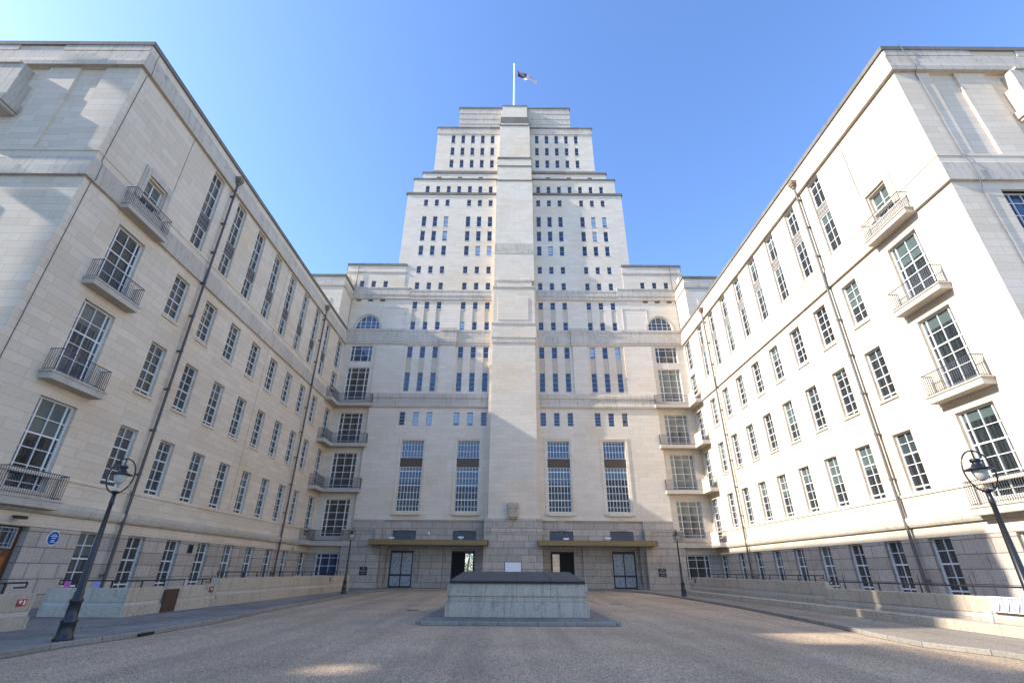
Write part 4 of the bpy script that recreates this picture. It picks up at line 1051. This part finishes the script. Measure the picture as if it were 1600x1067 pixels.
wsign(-13.62, 39.5, 1.0, 0.4, 0.26, plain('brown_sign_paint', (0.12, 0.07, 0.06), 0.5), 'small brown sign far along the left wall', 1, man)
wsign(14.15, 41.3, 1.02, 0.32, 0.26, BLACK, 'small black sign at the far end of the right wall', -1, man[:1])
for x, y, lab, mt in ((-15.95, 19.0, 'pink tag hanging at the end of the black handrail', PINK), (-14.9, 19.0, 'lilac tag hanging on the black handrail near the lamp post', plain('lilac_vinyl', (0.32, 0.27, 0.5), 0.5)),
                      (-13.78, 22.2, 'pale pink tag fixed to the railing above the rusty panel', plain('pale_pink_vinyl', (0.6, 0.42, 0.44), 0.5))):
    b = MB(); b.box(x-0.11, x+0.11, y-0.05, y-0.03, 1.0, 1.2) if x < -13.9 else b.box(x+0.03, x+0.05, y-0.09, y+0.09, 1.0, 1.22)
    tag(b.build('hanging_tag', mt), lab, 'tag')

# white folded fence hung over the right wall, and a white cup
t = thing('folding_fence', (13.8, 15.0, 0.6), 'white folding fence hung over the near right wall by the picture edge', 'fence')
r = MB(); y = 8.0; k = 0
r.tube([(13.93, 8.0, 1.0), (13.93, 15.9, 1.0)], 0.02, 5); r.tube([(13.9, 8.0, 0.62), (13.9, 15.9, 0.62)], 0.012, 5)
while y < 15.8:
    r.box(13.9, 13.93, y, y+0.06, 0.62, 1.0); r.tube([(13.88, y+0.03, 1.0), (13.88, y+0.24, 0.62)], 0.016, 4); y += 0.30; k += 1
r.build('slats', SIGNW, t)
b = MB().box(13.94, 13.96, 8.0, 15.9, 0.6, 1.0); b.build('netting', plain('pale_lilac_net', (0.42, 0.38, 0.47), 0.8), t)
tag(MB().lathe([(0.055, 0), (0.075, 0.2), (0.09, 0.28), (0.098, 0.29), (0.098, 0.31), (0.03, 0.31)], (13.3, 15.35, 0.36), 14).build('white_cup', SIGNW), 'white cup standing on the right stone ledge', 'cup')

# lamp posts
def lamp(name, x, y, label, H=3.45, z0=0.1, turn=0.0):
    t = thing(name, (x, y, z0), label, 'street lamp', 'black lamp posts along the forecourt')
    p = MB(); p.lathe([(0.20, 0), (0.20, 0.06), (0.165, 0.1), (0.155, 0.36), (0.175, 0.40), (0.13, 0.46), (0.12, 0.78), (0.135, 0.8), (0.135, 0.84), (0.10, 0.88), (0.10, 1.0), (0.085, 1.02),
                       (0.046, H-0.3), (0.054, H-0.28), (0.054, H-0.2), (0.042, H)], (x, y, z0), 16)
    p.build('post', BLACK, t)
    hz = z0+H; r = 0.41
    p = MB(); p.tube([(x+r*math.sin(a*math.pi/20)*0.86*math.cos(turn), y+r*math.sin(a*math.pi/20)*0.86*math.sin(turn), hz+r+0.02-r*1.08*math.cos(a*math.pi/20)) for a in range(41)], 0.017, 6)
    p.lathe([(0.05, 0.0), (0.10, 0.03), (0.10, 0.06), (0.04, 0.08)], (x, y, hz-0.03), 12); p.build('ring', BLACK, t)
    p = MB(); p.lathe([(0.014, 0.87), (0.014, 0.70), (0.095, 0.69), (0.10, 0.63), (0.07, 0.61), (0.085, 0.58), (0.10, 0.56), (0.12, 0.52), (0.25, 0.47), (0.26, 0.455), (0.15, 0.452)], (x, y, hz), 20); p.build('hood', BLACK, t)
    p = MB(); p.lathe([(0.145, 0.45), (0.148, 0.42), (0.125, 0.32), (0.085, 0.245), (0.03, 0.215), (0.005, 0.213)], (x, y, hz), 20); p.build('globe', LAMPG, t)
lamp('lamp_post', -10.52, 12.85, 'nearest black lamp post on the left pavement with a round ring head', 3.28)
lamp('lamp_post', 10.12, 10.65, 'nearest black lamp post on the right, its foot outside the picture', 3.12)
lamp('lamp_post', -12.0, 37.9, 'far black lamp post on the left, before the canopy corner', turn=1.05)
lamp('lamp_post', 11.85, 37.3, 'far black lamp post on the right, before the end of the entrance front', turn=1.05)

# the monument on its kerbed island
isl = MB(); ro = []
for cx, cy, a0 in ((3.1, 18.25, -90), (3.1, 27.5, 0), (-3.0, 27.5, 90), (-3.0, 18.25, 180)):
    for k in range(7): a = R(a0+15*k); ro.append((cx+0.36*math.cos(a), cy+0.36*math.sin(a)))
structure(isl.prism([(x*0.94, (y-23)*0.95+23) for x, y in ro], -0.03, 0.115).build('traffic_island', PAVE))
structure(bevel(MB().prism(ro, -0.04, 0.105).build('kerb', KERB), 0.02))
t = thing('stone_monument', (0.03, 22, 0.1), 'grey stone block with a sloping dark lead cap on the kerbed island', 'monument')
b = MB(); b.box(-2.58, 2.64, 19.55, 24.6, 0.1, 0.62); bevel(b.build('base_course', MON, t), 0.035, 3)
b = MB(); b.box(-2.50, 2.56, 19.66, 24.5, 0.62, 0.78); b.box(-2.54, 2.60, 19.61, 24.54, 0.78, 1.20); bevel(b.build('upper_course', MON, t), 0.012)
b = MB(); b.box(-2.46, 2.52, 19.54, 24.6, 1.19, 1.275); b.build('cap_edge', LEADE, t)
b = MB(); xa, xb, ya, yb = -2.47, 2.53, 19.53, 24.61
b.add([(xa, ya, 1.277), (xb, ya, 1.277), (xb, yb, 1.277), (xa, yb, 1.277), (-2.1, 21.4, 1.585), (2.16, 21.4, 1.585), (2.16, 22.8, 1.585), (-2.1, 22.8, 1.585)],
      [(0, 1, 5, 4), (1, 2, 6, 5), (2, 3, 7, 6), (3, 0, 4, 7), (4, 5, 6, 7)])
for x in (-1.2, 0.05, 1.3): b.tube([(x, 19.54, 1.28), (x*0.86, 21.4, 1.588)], 0.014, 5)
b.build('lead_cap', LEADM, t)

# ================================================================= ADDED LIGHT BLOCKERS OUTSIDE THE VIEW, NEIGHBOURS BEHIND THE PASSAGE
def block(name, x0, x1, y0, y1, h, label, mat):
    t = thing(name, ((x0+x1)/2, (y0+y1)/2, 0), label, 'building')
    MB().box(x0, x1, y0, y1, 0, h).build('wall', mat, t); MB().box(x0-0.3, x1+0.3, y0-0.3, y1+0.3, h, h+0.5).build('roof', ASPH, t)
block('light_blocking_slab', -41.1, -39.9, 6.0, 14.0, 28, 'unseen slab added beyond the left wing to shade the forecourt', GRAN)  # added out of view; its shadow ends the sun patch on the left
block('light_blocking_slab', -63, -62, 7.2, 11.05, 50, 'unseen tall slab added beyond the left wing to bound the sun patch', GRAN)  # added out of view; shades the ground beyond the sun patch
t = thing('light_blocking_screen', (-62, -30, 0), 'unseen tall screen added to shade the forecourt, with one opening for a sun spot', 'wall')  # added out of view; shapes the near edge of the sun patch
H_ = [(2.15, 3.05, 35.55, 36.25)]  # opening placed to let through the small sun spot on the road
b = MB()
for xw, dd in ((-62, 0.5), (-62.5, 0.01)):
    wall(b, Frame(lambda u, z, d=0.0, xw=xw: (xw+d, u, z), 0), -60, 1.0, 0, 52, H_, dd); wall(b, Frame(lambda u, z, d=0.0, xw=xw: (xw+d, u, z), 0), 1.0, 4.9, 0, 43.4, H_, dd)
b.box(-62.5, -61.7, -60, 1.0, 52, 52.5); b.build('wall', GRAN, t)
block('terrace_house', 2, 16, 84, 92, 14, 'pale house seen through the right passage of the tower', GRAN)
def leafmat(name, a, b):
    m, n, l, p = nmat(name); oi = n.new('ShaderNodeNewGeometry')
    c = mixc(n, l, oi.outputs['Random Per Island'], a, b); l.new(c, p.inputs['Base Color']); p.inputs['Roughness'].default_value = 0.6
    return m
t = thing('garden_tree', (-7.0, 84, 0), 'leafy green tree seen through the left passage of the tower', 'tree')
MB().tube([(-7.0, 84, 0), (-7.1, 84, 2), (-6.8, 84.1, 4)], 0.25, 8, 0, 0.12).build('trunk', WOODD, t)
lf = MB(); rl = random.Random(4)
for k in range(2600):
    a = rl.uniform(0, 6.28); ph = rl.uniform(-1, 1); rr_ = rl.uniform(0.3, 1)**0.5
    c = Vector((-7.0+3.6*rr_*math.cos(a)*math.sqrt(1-ph*ph), 84+2.4*rr_*math.sin(a)*math.sqrt(1-ph*ph), 2.9+2.7*rr_*ph))
    u = Vector((rl.gauss(0, 1), rl.gauss(0, 1), rl.gauss(0, 1))).normalized(); v = u.cross(Vector((rl.gauss(0, 1), rl.gauss(0, 1), 1))).normalized()
    s = rl.uniform(0.08, 0.17); lf.add([c-u*s, c+v*s*0.6, c+u*s, c-v*s*0.6], [(0, 1, 2, 3)])
lf.build('crown', leafmat('leaves', (0.05, 0.12, 0.02), (0.14, 0.22, 0.05)), t)
